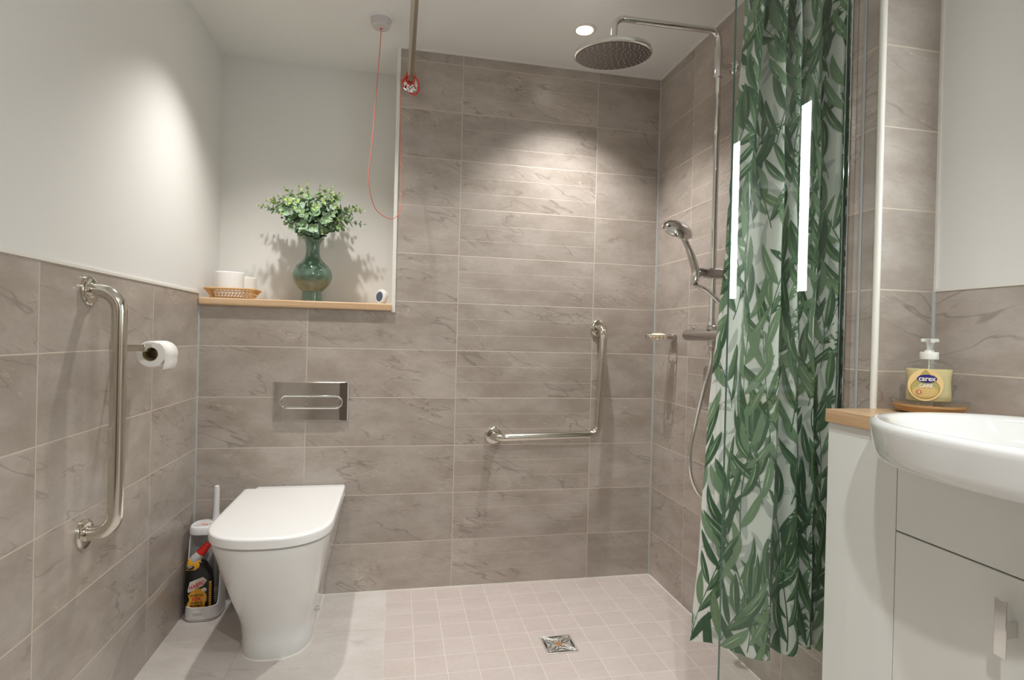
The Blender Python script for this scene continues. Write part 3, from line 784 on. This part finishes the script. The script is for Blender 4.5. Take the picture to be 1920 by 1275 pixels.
for q in range(4):
    a = math.radians(45 + 90 * q); d = Vector((math.cos(a), math.sin(a), 0))
    pt = petal(dc + d * .008, d, .060, .0175); add_tube(bm2, [p + Vector((0, 0, .0018)) for p in pt], .0011, 6, closed=True)
    pt = petal(dc + d * .010, d, .054, .0135); add_tube(bm, [p + Vector((0, 0, .0024)) for p in pt], .0011, 6, closed=True)
    pt = petal(dc + d * .014, d, .040, .0045); ring = [bm2.verts.new(p + Vector((0, 0, .0019))) for p in pt]; bm2.faces.new(ring)
    pt = petal(dc + d * .024, d, .026, .0022); add_tube(bm, [p + Vector((0, 0, .0026)) for p in pt], .0009, 6, closed=True)
    a2 = math.radians(90 * q); d2 = Vector((math.cos(a2), math.sin(a2), 0)); s2 = Vector((-d2.y, d2.x, 0))
    arc = [dc + d2 * (.050 - .024 * math.sin(PI * k / 12)) + s2 * (-.044 + .088 * k / 12) + Vector((0, 0, .0026)) for k in range(13)]
    add_tube(bm, arc, .0011, 6); add_tube(bm2, [p + d2 * .0022 - Vector((0, 0, .0008)) for p in arc], .0009, 6)
    pt = [dc + d2 * (.0505 - .008 * math.sin(PI * k / 12)) + s2 * (-.028 + .056 * k / 12) + Vector((0, 0, .0019)) for k in range(13)]
    bm2.faces.new([bm2.verts.new(p) for p in pt])
obj('petal_ribs', bm, M['drain'], dr)
obj('drain_slots', bm2, M['dark'], dr, smooth=False)
obj('rusty_boss', lathe([(.013, .0016), (.012, .0030), (.0, .0034)], dc, seg=24), M['rust'], dr)

# ------------------------------------------------------------------ shower column
PX, PY = 1.833, -.583
sc_ = thing('shower_column', (PX, PY, 1.08), 'chrome shower column with riser, arm, round rain head and bar valve on the right wall', 'shower')
obj('riser_pipe', tube(fillet([(PX, PY, 1.09), (PX, PY, 2.148), (1.445, PY, 2.143), (1.445, PY, 2.052)], .035, 10), .0105, 20), M['chrome'], sc_)
bm = lathe([(.0145, 0), (.0145, .095), (.0125, .10)], (PX, PY, 1.992), seg=24); add_lathe(bm, [(.013, 0), (.0165, .001), (.0165, .008), (.013, .009)], (PX, PY, 1.985), seg=24)
obj('riser_sleeve', bm, M['chrome'], sc_)
bm = tube([(PX, PY, 2.03), (XS - .004, PY, 2.03)], .0085, 16); add_lathe(bm, [(.026, 0), (.026, .006), (.022, .012), (.012, .016)], (XS - .0005, PY, 2.03), (-1, 0, 0), 32)
obj('wall_bracket', bm, M['chrome'], sc_)
hdc = Vector((1.441, PY, 2.024)); hax = Vector((.045, .11, -1)).normalized()
hd = obj('rain_head', lathe([(.012, -.034), (.020, -.032), (.022, -.018), (.060, -.015), (.115, -.012), (.1275, -.006), (.130, .0), (.130, .008), (.126, .0105), (.0, .0105)], hdc, hax, 72), M['chrome'], sc_)
obj('nozzle_plate', lathe([(.124, .0104), (.123, .0125), (.0, .0128)], hdc, hax, 64), M['dark_rub'], hd)
bm = bmesh.new(); x_, y_, z_ = frame(hax)
for ring_i, (rr, n) in enumerate([(.015, 5), (.030, 9), (.045, 13), (.060, 17), (.076, 22), (.092, 27), (.106, 32), (.1175, 36)]):
    for k in range(n):
        a = 2 * PI * k / n + ring_i * .4
        c = hdc + z_ * .0125 + x_ * rr * math.cos(a) + y_ * rr * math.sin(a)
        add_lathe(bm, [(.0022, 0), (.0016, .0024), (0, .0028)], c, hax, 6)
o = obj('nozzles', bm, M['nozzle'], hd)
# valve
vz = 1.086
obj('bar_valve', lathe([(.0, 0), (.016, .001), (.0205, .006), (.0215, .02), (.0215, .30), (.0205, .314), (.016, .319), (0, .32)], (PX, PY - .145, vz), (0, 1, 0), 36), P('valve_chrome', (.60, .57, .56, 1), .2, 1.), sc_)
bm = lathe([(.019, 0), (.019, .012), (.014, .016), (.0125, .03)], (PX, PY, vz + .018), seg=24); add_lathe(bm, [(.0145, 0), (.0145, -.018), (.011, -.022), (.0095, -.038)], (PX, PY - .002, vz - .018), seg=24)
add_lathe(bm, [(.0065, 0), (.0065, .008), (.004, .010)], (PX, PY + .125, vz + .0195), seg=16); add_lathe(bm, [(.0065, 0), (.0065, .008), (.004, .010)], (PX - .002, PY - .06, vz + .0195), seg=16)
obj('valve_fittings', bm, M['chrome'], sc_)
bm = tube([(PX, PY + .075, vz), (XS - .003, PY + .075, vz)], .014, 20); add_lathe(bm, [(.032, 0), (.032, .006), (.028, .011), (.015, .013)], (XS - .0005, PY + .075, vz), (-1, 0, 0), 32)
add_tube(bm, [(PX, PY - .075, vz), (XS - .003, PY - .075, vz)], .014, 20); add_lathe(bm, [(.032, 0), (.032, .006), (.028, .011), (.015, .013)], (XS - .0005, PY - .075, vz), (-1, 0, 0), 32)
obj('wall_union', bm, M['chrome'], sc_)
# slider
bm = bmesh.new(); add_lathe(bm, [(.015, 0), (.0185, .004), (.0185, .058), (.0165, .066), (.0165, .095), (.013, .1)], (1.872, PY, 1.302), (-1, 0, 0), 28)
obj('slider', bm, P('slider_chrome', (.5, .47, .46, 1), .18, 1.), sc_)
# hose: from the valve down, round and up to the handset
hs_ = Vector((1.757, PY - .012, 1.262))
hpts = catmull([(PX, PY - .002, 1.035), (PX - .004, PY - .006, .98), (1.803, PY - .012, .90), (1.768, PY - .02, .77), (1.751, PY - .022, .68), (1.757, PY - .022, .60), (1.79, PY - .022, .535), (1.835, PY - .018, .52), (1.868, PY - .014, .57),
                (1.880, PY - .012, .70), (1.882, PY - .012, .90), (1.878, PY - .02, 1.10), (1.855, PY - .03, 1.18), (1.80, PY - .025, 1.235), hs_ + Vector((.010, -.004, -.01)), hs_], 28)
rad = [.0066 + .0011 * (i % 2) for i in range(len(hpts))]
obj('hose', tube(hpts, rad, 12), M['chrome'], sc_, angle=80)
# handset
hn = thing('shower_handset', hs_, 'chrome round-headed hand shower clipped in the slider on the riser', 'shower handset')
hp = catmull([hs_, (1.763, PY - .006, 1.30), (1.745, PY - .004, 1.36), (1.722, PY, 1.412), (1.705, PY, 1.440)], 8)
obj('handle', tube(hp, [.0105 + .004 * math.sin(PI * min(1, i / 20)) for i in range(len(hp))], 20), M['chrome'], hn)
hc = Vector((1.695, PY, 1.446)); ha = Vector((-.10, .60, -.78)).normalized()
o = obj('spray_head', lathe([(.0, -.026), (.022, -.024), (.042, -.016), (.053, -.004), (.0555, .004), (.053, .009), (0, .009)], hc, ha, 44), M['chrome'], hn)
obj('spray_face', lathe([(.047, .009), (.046, .0115), (0, .012)], hc, ha, 40), M['dark_rub'], o)
bm = bmesh.new(); x_, y_, z_ = frame(ha)
for rr, n in ((.014, 6), (.028, 12), (.041, 18)):
    for k in range(n):
        a = 2 * PI * k / n; add_lathe(bm, [(.002, 0), (.0015, .0025), (0, .003)], hc + z_ * .0115 + x_ * rr * math.cos(a) + y_ * rr * math.sin(a), ha, 6)
obj('nozzles', bm, M['nozzle'], o)

# ------------------------------------------------------------------ soap basket and soap
sd = thing('soap_basket', (XS, -.185, 1.075), 'small chrome wire soap basket on the shower wall near the corner', 'soap dish')
SZ = 1.084; sy = -.186
def soploop(z, g): return [Vector((1.833 + (x), sy + y, z)) for x, y in stadium(0, 0, .063 - g, .036 - g, 8)]
bm = bmesh.new(); add_tube(bm, soploop(SZ, 0), .0024, 8, closed=True); add_tube(bm, soploop(SZ - .018, .005), .0022, 8, closed=True)
for k in range(7):
    x = 1.785 + .016 * k; hh = .030
    add_tube(bm, fillet([(x, sy - .036 if 1 < k < 6 else sy - .030, SZ), (x, sy - hh, SZ - .019), (x, sy + hh, SZ - .019), (x, sy + .036 if 1 < k < 6 else sy + .030, SZ)], .006, 3), .0016, 6)
obj('wire_tray', bm, M['chrome'], sd)
bm = boxbm((1.878, sy - .020, SZ - .020), (XS - .0005, sy + .020, SZ + .006)); obj('wall_mount', bm, P('mount_chrome', (.5, .47, .46, 1), .2, 1.), sd, bevel=.003)
so = bmesh.new(); bmesh.ops.create_uvsphere(so, u_segments=28, v_segments=16, radius=1)
for v in so.verts:
    c = v.co; c.x = math.copysign(abs(c.x) ** .8, c.x) * .036; c.y = math.copysign(abs(c.y) ** .8, c.y) * .024; c.z = math.copysign(abs(c.z) ** .85, c.z) * .0135
    v.co = c + Vector((1.826, sy, SZ - .004))
o = obj('soap_bar', so, M['soap'], angle=80); tag(o, 'cream oval bar of soap lying in the chrome wire basket', 'soap')

# ------------------------------------------------------------------ glass screen
GY = -1.118
gs = thing('shower_screen', (1.73, GY, 0), 'narrow clear glass shower panel standing out from the right wall, in front of the curtain', 'shower screen')
bm = bmesh.new()
for f in add_box(bm, (1.556, GY - .004, .012), (XS - .012, GY + .004, 2.0)):
    f.normal_update(); f.material_index = 0 if abs(f.normal.y) > .5 else 1
obj('glass_pane', bm, [M['glass'], M['glass_edge']], gs, smooth=False)
bm = boxbm((XS - .020, GY - .012, .002), (XS - .0005, GY - .0045, 2.0)); add_box(bm, (XS - .020, GY + .0045, .002), (XS - .0005, GY + .012, 2.0)); add_box(bm, (XS - .009, GY - .0045, .002), (XS - .0005, GY + .0045, 2.0))
obj('wall_channel', bm, M['chrome'], gs, bevel=.001)
bm = boxbm((XS - .0045, GY - .040, .002), (XS - .0005, GY - .033, 2.1)); obj('sealant_strip', bm, M['caulk'], gs, bevel=.001)

# ------------------------------------------------------------------ shower curtain
top = [(1.668, -.995), (1.684, -1.035), (1.700, -1.035), (1.706, -.99), (1.722, -.985), (1.734, -1.05), (1.750, -1.055), (1.756, -.985), (1.772, -.985), (1.782, -1.045),
       (1.794, -1.045), (1.799, -.99), (1.808, -.992), (1.817, -1.065), (1.843, -1.07), (1.852, -1.035), (1.862, -1.035), (1.870, -1.095), (1.888, -1.105)]
bot = [(1.548, -.985), (1.580, -.990), (1.610, -1.000), (1.634, -1.030), (1.664, -1.073), (1.700, -1.096), (1.720, -1.085), (1.730, -1.0), (1.750, -.985), (1.766, -1.07),
       (1.790, -1.09), (1.812, -1.075), (1.820, -.995), (1.836, -.99), (1.850, -1.065), (1.862, -1.06), (1.868, -1.05), (1.874, -1.095), (1.888, -1.105)]
ct = catmull([(x, y, 0) for x, y in top], 10); cb = catmull([(x, y, 0) for x, y in bot], 10)
for L in (ct, cb):
    for p in L: p.x = min(p.x, 1.892); p.y = max(p.y, -1.106)
acc = [0]
for i in range(1, len(ct)): acc.append(acc[-1] + .5 * ((ct[i] - ct[i - 1]).length + (cb[i] - cb[i - 1]).length))
SW = acc[-1]; ZB_, ZTOP = .245, 2.07
def curt(s, z):
    s = max(0, min(SW, s)); lo, hi = 0, len(acc) - 1
    while hi - lo > 1:
        mid = (lo + hi) // 2
        if acc[mid] <= s: lo = mid
        else: hi = mid
    f = (s - acc[lo]) / max(1e-9, acc[hi] - acc[lo])
    a = ct[lo].lerp(ct[hi], f); b = cb[lo].lerp(cb[hi], f)
    w = (z - ZB_) / (ZTOP - ZB_); w = max(0, min(1, w))
    p = b.lerp(a, w ** .95); p.z = z
    p.y += .0030 * math.sin(z * 9 + s * 17) + .0018 * math.sin(z * 23 + s * 41)
    p.x += .0035 * math.sin(z * 5.2 + s * 9) * (1 - w * .6)
    p.x = min(p.x, 1.8965); p.y = max(p.y, GY + .0085)
    return p
def curtn(s, z):
    e = .0025; d = curt(s + e, z) - curt(s - e, z); n = Vector((d.y, -d.x, 0))
    return n.normalized() if n.length > 1e-9 else Vector((0, -1, 0))
cu = thing('shower_curtain', (1.75, -1.03, ZB_), 'long shower curtain with green willow leaf print, bunched behind the glass panel', 'curtain')
bm = bmesh.new(); NS, NZ = 230, 90
grid = [[bm.verts.new(curt(SW * i / NS, ZB_ + (ZTOP - ZB_) * j / NZ)) for i in range(NS + 1)] for j in range(NZ + 1)]
for j in range(NZ):
    for i in range(NS): bm.faces.new((grid[j][i], grid[j][i + 1], grid[j + 1][i + 1], grid[j + 1][i]))
rc = random.Random(5)
def cpoint(s, z, lift): return curt(s, z) + curtn(s, z) * lift
def c_leaf(s, z, ang, L, W, bend, mi, lift, streak=None):
    n = 8; ptsL, ptsM, ptsR = [], [], []; x, y = s, z; a = ang
    for k in range(n + 1):
        t = k / n; w = W * 1.95 * (t ** .75) * ((1 - t) ** .85) if 0 < k < n else 0
        px_, py_ = -math.sin(a), math.cos(a)
        for lst, sg in ((ptsL, 1), (ptsM, 0), (ptsR, -1)): lst.append((x + px_ * w * sg, y + py_ * w * sg))
        x += math.cos(a) * L / n; y += math.sin(a) * L / n; a += bend / n
    if min(p[1] for p in ptsM) < ZB_ + .001 or max(p[1] for p in ptsM) > ZTOP: 
        ptsL = [(p[0], max(ZB_, min(ZTOP, p[1]))) for p in ptsL]; ptsM = [(p[0], max(ZB_, min(ZTOP, p[1]))) for p in ptsM]; ptsR = [(p[0], max(ZB_, min(ZTOP, p[1]))) for p in ptsR]
    if max(p[0] for p in ptsM) < 0 or min(p[0] for p in ptsM) > SW: return
    if min(p[0] for p in ptsL + ptsR) < 0 or max(p[0] for p in ptsL + ptsR) > SW:
        ptsL = [(max(0, min(SW, p[0])), p[1]) for p in ptsL]; ptsM = [(max(0, min(SW, p[0])), p[1]) for p in ptsM]; ptsR = [(max(0, min(SW, p[0])), p[1]) for p in ptsR]
    vv = [[bm.verts.new(cpoint(q[0], q[1], lift)) for q in lst] for lst in (ptsL, ptsM, ptsR)]
    for k in range(n):
        for j in range(2):
            q = (vv[j][k], vv[j][k + 1], vv[j + 1][k + 1], vv[j + 1][k])
            try: f = bm.faces.new(q); f.material_index = mi if j == 0 else (mi if mi < 2 else max(2, mi - (1 if mi == 3 else 0)))
            except ValueError: pass
    if streak is not None:
        for sgn, k0, k1, off in ((1, 2, 6, .16),):
            a1 = []; a2 = []
            for k in range(k0, k1 + 1):
                e = math.sin(PI * (k - k0) / (k1 - k0)) * .10 + .01
                src = ptsL if sgn > 0 else ptsR
                f1 = off - e; f2 = off + e
                a1.append(tuple(ptsM[k][i] * (1 - f1) + src[k][i] * f1 for i in (0, 1))); a2.append(tuple(ptsM[k][i] * (1 - f2) + src[k][i] * f2 for i in (0, 1)))
            b1 = [bm.verts.new(cpoint(q[0], q[1], lift + .00012)) for q in a1]; b2 = [bm.verts.new(cpoint(q[0], q[1], lift + .00012)) for q in a2]
            for i in range(len(b1) - 1):
                f = bm.faces.new((b1[i], b1[i + 1], b2[i + 1], b2[i])); f.material_index = streak
def c_stem(path, w, mi, lift):
    a = [];
    for i, (s, z) in enumerate(path):
        j = min(i + 1, len(path) - 1); k = max(i - 1, 0); ds = path[j][0] - path[k][0]; dz = path[j][1] - path[k][1]; l = math.hypot(ds, dz) or 1
        a.append((bm.verts.new(cpoint(s - dz / l * w, z + ds / l * w, lift)), bm.verts.new(cpoint(s + dz / l * w, z - ds / l * w, lift))))
    for p, q in zip(a[:-1], a[1:]):
        f = bm.faces.new((p[0], p[1], q[1], q[0])); f.material_index = mi
# pale grey shadow leaves behind the green ones
cnt = 0
for i in range(int(SW / .045) + 1):
    z = ZB_ - .02 + rc.uniform(0, .05)
    while z < ZTOP:
        cnt += 1
        c_leaf(.02 + i * .045 + rc.uniform(-.02, .02), z, rc.uniform(.2, 2.9), rc.uniform(.06, .10), rc.uniform(.010, .016), rc.uniform(-.8, .8), 1, .00025 + (cnt % 13) * .00003)
        z += rc.uniform(.05, .085)
# green sprays
ci = 0; s0 = -.01
while s0 < SW + .03:
    z = ZB_ - .06 + rc.uniform(-.05, .03); s = s0
    while z < ZTOP:
        Ls = rc.uniform(.20, .30); lean = rc.uniform(-.30, .30); path = []; curve = rc.uniform(-.5, .5)
        for k in range(15):
            t = k / 14; path.append((s + math.sin(lean + curve * t) * Ls * t, z + Ls * t * math.cos(lean * .8)))
        pathc = [p for p in path if ZB_ <= p[1] <= ZTOP and 0 <= p[0] <= SW]
        ci += 1; base_l = .0008 + (ci % 12) * .00016
        if len(pathc) > 2: c_stem(pathc, .0011, 2, base_l)
        side = rc.choice((1, -1)); k = 1
        while k < 14:
            ps_, pz_ = path[k]; tdir_ = math.atan2(path[k][1] - path[k - 1][1], path[k][0] - path[k - 1][0])
            an = tdir_ - side * rc.uniform(.35, .85); mi = rc.choice((2, 3, 3, 4, 4, 3))
            st = rc.choice((None, 5, 6, None, 6)) if mi > 2 else rc.choice((None, None, 6))
            c_leaf(ps_, pz_, an, rc.uniform(.100, .140), rc.uniform(.0145, .0190), side * rc.uniform(.1, .9), mi, base_l + .00004 * (k % 4) + .00003, st)
            side = -side; k += rc.choice((1, 2, 2, 2))
        c_leaf(path[-1][0], path[-1][1], PI / 2 - lean, .11, .0145, rc.uniform(-.3, .3), 3, base_l + .0001, 5)
        z += Ls * rc.uniform(.80, 1.0); s = s0 + rc.uniform(-.018, .018)
    s0 += .070
obj('cloth', bm, [M['cl_white'], M['cl_grey'], M['cl_g1'], M['cl_g2'], M['cl_g3'], M['cl_y'], M['cl_w']], cu, angle=60)
for k in range(9):
    q = curt(SW * (k + .5) / 9, ZTOP); xx = 1.66 + .028 * k
    ringp = [Vector((xx, RY + .019 * math.cos(a * PI / 9), RZ - .004 + .019 * math.sin(a * PI / 9))) for a in range(18)]
    bm = bmesh.new(); add_tube(bm, ringp, .0018, 6, closed=True); obj('curtain_ring', bm, M['white_plastic'], cu)

# ------------------------------------------------------------------ vanity: cabinet, worktop, basin
FX = 1.775   # cabinet front plane
vc = thing('vanity_cabinet', (1.92, -1.6, 0), 'white gloss fitted vanity cabinet under the basin, along the right wall', 'cabinet')
YC0, YC1 = YN - .001, -2.06
bm = boxbm((FX + .018, YC1, .10), (XR - .002, YC1 + .018, .875)); add_box(bm, (FX + .018, YC0 - .018, .10), (XR - .002, YC0, .875)); add_box(bm, (FX + .018, YC1 + .018, .10), (XR - .002, YC0 - .018, .118))
add_box(bm, (XR - .012, YC1 + .018, .118), (XR - .002, YC0 - .018, .78)); add_box(bm, (FX + .018, -1.412, .118), (XR - .012, -1.394, .78))
obj('carcass', bm, M['gloss_white'], vc, smooth=False)
obj('plinth', boxbm((FX + .03, YC1, .0), (FX + .045, YC0, .10)), M['gloss_white'], vc, smooth=False)
obj('end_panel', boxbm((FX, -1.3985, .0), (FX + .018, YC0, .876)), M['gloss_white'], vc, bevel=.001)
obj('fascia', boxbm((FX, -1.935, .6805), (FX + .018, -1.4000, .876)), M['gloss_white'], vc, bevel=.0012)
def door(y0, y1, hy):
    d = obj('door', boxbm((FX, y1, .105), (FX + .018, y0, .6775)), M['gloss_white'], vc, bevel=.0015)
    # bent flat-plate handle
    pts = [(0, -.047), (0, .047)]
    bm = boxbm((FX - .026, hy - .010, .547), (FX - .0225, hy + .010, .643)); 
    h_ = obj('handle', bm, M['chrome'], d, bevel=.001)
    bm = boxbm((FX - .0228, hy - .009, .580), (FX, hy - .001, .606)); obj('handle_post', bm, M['chrome'], h_, bevel=.001)
door(-1.4000, -1.667, -1.628); door(-1.670, -1.935, -1.71)
obj('end_panel', boxbm((FX, YC1, .105), (FX + .018, -1.9385, .876)), M['gloss_white'], vc, bevel=.001)
# basin outline
BCX, BCY, BRX, BRY, BN = 1.862, -1.660, .258, .308, 2.3
def bout(inset, z, seg=96):
    return [Vector((x, y, z)) for x, y in sup(BCX, BCY, BRX - inset, BRY - inset, BN, seg, clampx=XR - .001 - max(0, inset) * .6)]
rings = [bout(.17, .826), bout(.08, .832), bout(.045, .8365), bout(.026, .839), bout(.017, .843), bout(.011, .850), bout(.008, .862), bout(.004, .884), bout(.001, .902), bout(.0, .910), bout(.0015, .9155), bout(.006, .919), bout(.012, .920),
         bout(.022, .9190), bout(.030, .915), bout(.038, .905), bout(.050, .885), bout(.075, .862), bout(.12, .848), bout(.18, .842), bout(.24, .840)]
bm = bmesh.new(); ring_loft(bm, rings)
ba = thing('basin', (BCX, BCY, .80), 'white ceramic semi-recessed basin set over the vanity cabinet, right edge of view', 'basin')
obj('bowl', bm, M['ceramic'], ba, angle=70)
obj('waste', lathe([(.022, .0), (.022, .002), (.018, .003), (.0, .004)], (BCX, BCY, .8405), seg=32), M['chrome'], ba)
# worktop follows the basin's curve
edge = []
for x, y in sup(BCX, BCY, BRX - .012, BRY - .012, BN, 160):
    if y > BCY and x > FX - .010: edge.append((min(x, XR - .001), y))
edge = sorted(set(edge), key=lambda p: p[0]); edge = [e for e in edge if e[0] < XR - .002] + [(XR - .001, edge[-1][1])]
pts = [(FX - .010, YN - .001)] + [(FX - .010, edge[0][1])] + edge + [(XR - .001, YN - .001)]
bm = prism(pts, (0, 0, .877), (1, 0, 0), (0, 1, 0), (0, 0, .031))
o = obj('worktop', bm, M['oak_top'], bevel=.004, seg=3); tag(o, 'oak-effect worktop between the tiled pillar and the white basin', 'worktop')
WZ = .908
# soap dish and liquid soap
DX, DY = 1.968, -1.292
dd = thing('soap_dish', (DX, DY, WZ), 'round wooden dish with a clear glass top under the liquid soap bottle', 'dish')
obj('wooden_base', lathe([(.045, 0), (.064, .005), (.072, .017), (.071, .021), (.0, .021)], (DX, DY, WZ), seg=56), P('dish_wood', rgb(176, 134, 88), .3), dd)
obj('glass_plate', lathe([(.060, .0215), (.074, .0225), (.0775, .0275), (.075, .031), (.066, .0265), (.0, .0265)], (DX, DY, WZ), seg=56), M['clear'], dd)
SB = Vector((DX + .002, DY + .004, WZ + .027)); va = math.radians(-36)   # bottle face turned to the viewer
ex = Vector((math.cos(va), math.sin(va), 0)); ey = Vector((-math.sin(va), math.cos(va), 0))
sbt = thing('soap_bottle', SB, 'clear pump bottle of golden liquid hand soap with a blue oval logo', 'soap bottle')
def srow(z, hw, hd, n=2.8, g=0): return [SB + ex * x + ey * y + bz * z for x, y in sup(0, 0, hw - g, hd - g, n, 56)]
shape = [(0, .042, .026), (.003, .045, .028), (.02, .0450, .0285), (.045, .0435, .028), (.06, .0445, .0285), (.074, .0465, .029), (.080, .0455, .0285), (.086, .041, .027), (.091, .032, .024), (.095, .021, .018), (.098, .017, .017), (.102, .0165, .0165)]
sopm = P('liquid_soap', rgb(216, 204, 156), .2, Subsurface_Weight=.3)
bm = bmesh.new(); ring_loft(bm, [srow(z, a, b, 2.8 if z < .09 else 2.1) for z, a, b in shape]); obj('shell', bm, M['clear'], sbt, angle=60)
bm = bmesh.new(); ring_loft(bm, [srow(z, a, b, 2.8, .0016) for z, a, b in [(.0015, .042, .026)] + shape[1:6] + [(.0755, .0463, .0288)]]); obj('liquid', bm, sopm, sbt, angle=60)
bm = lathe([(.018, .098), (.0185, .100), (.0185, .113), (.0175, .115), (.010, .115), (.009, .119)], SB, seg=36); obj('collar', bm, P('pump_white', rgb(226, 226, 220), .4), sbt)
bm = lathe([(.006, .117), (.0055, .124), (.0065, .132), (.0095, .140), (.0115, .143), (.0115, .1455), (0, .146)], SB, seg=30)
add_prism(bm, [(-.0165, .1385), (.0165, .1385), (.0175, .1425), (.015, .146), (-.015, .146), (-.0175, .1425)], SB - ey * .006, ex, bz, ey * .012)
add_prism(bm, [(-.004, .136), (.004, .136), (.004, .1455), (-.004, .1455)], SB - ey * .030, ex, bz, ey * .028)
obj('pump', bm, P('pump_clear', rgb(228, 230, 224), .25, Transmission_Weight=.2), sbt)
obj('pump_tube', tube([SB + bz * .02, SB + bz * .1], .002, 8), M['white_plastic'], sbt)
fl = SB - ey * .0298
def drop(cx_, cz_, r, h, n=36):
    pts = []
    for k in range(n):
        a = -PI / 2 + 2 * PI * k / n; s = math.sin(a); c = math.cos(a); t = max(0, s)
        pts.append((cx_ + r * c * (1 - .62 * t ** 1.6), cz_ + r * .95 * s + (h - r * .95) * t ** 3))
    return pts
def lab(name, pts, mt, lift, th=.0004): return obj(name, prism(pts, fl - ey * lift, ex, bz, -ey * th), mt, sbt, smooth=False)
lab('label', [(-.0120 + .034 * math.cos(a * PI / 18), .039 + .0365 * math.sin(a * PI / 18)) for a in range(36)], M['palegold'], 0.)
lab('label_drop', drop(-.0125, .034, .0285, .040), P('drop_rim', rgb(176, 136, 66), .4), .0004)
lab('label_drop_fill', drop(-.0125, .034, .0265, .0375), M['olive'], .0007)
lab('label_shade', [(-.0125 + .0245 * math.cos(a * PI / 18), .0245 + .014 * math.sin(a * PI / 18)) for a in range(36)], M['gold'], .0010)
lab('logo_oval', [(-.0095 + .0190 * math.cos(a * PI / 18), .0535 + .0095 * math.sin(a * PI / 18)) for a in range(36)], M['navy'], .0014)
text('carex', .0158, M['offwhite'], sbt, 'brand_lettering', fl - ey * .0022 + ex * -.0095 + bz * .0535, ex, bz, sx=.92, bold=.0003)
text('CARE', .0105, M['offwhite'], sbt, 'label_lettering', fl - ey * .0018 + ex * -.0115 + bz * .0375, ex, bz, bold=.0003)
lab('label_seal', [(-.0245 + .0058 * math.cos(a * PI / 9), .0225 + .0058 * math.sin(a * PI / 9)) for a in range(18)], P('seal_red', rgb(196, 120, 84), .5), .0018)
text('3', .0085, M['offwhite'], sbt, 'seal_lettering', fl - ey * .0026 + ex * -.0245 + bz * .0225, ex, bz, bold=.0002)
bm = bmesh.new()
for k in range(3): add_prism(bm, [(-.015, .026 - k * .005), (.006 - k * .002, .026 - k * .005), (.006 - k * .002, .0275 - k * .005), (-.015, .0275 - k * .005)], fl - ey * .0016, ex, bz, -ey * .0003)
obj('label_lines', bm, M['palegold'], sbt, smooth=False)

# ------------------------------------------------------------------ lit mirror over the basin (beside the camera; it shows in the glass)
mr = thing('lit_mirror', (XR, -1.7, 1.18), 'bathroom mirror with two upright light strips on the right wall above the basin', 'mirror')
obj('mirror_body', boxbm((XR - .018, -1.935, 1.175), (XR + .0035, -1.440, 1.905)), M['white_plastic'], mr, bevel=.002)
obj('mirror_glass', boxbm((XR - .022, -1.935, 1.175), (XR - .0182, -1.440, 1.905)), M['mirror'], mr, smooth=False)
for y0, y1 in ((-1.490, -1.462), (-1.885, -1.850)):
    obj('light_strip', boxbm((XR - .0228, y0, 1.235), (XR - .0222, y1, 1.850)), M['led'], mr, smooth=False)
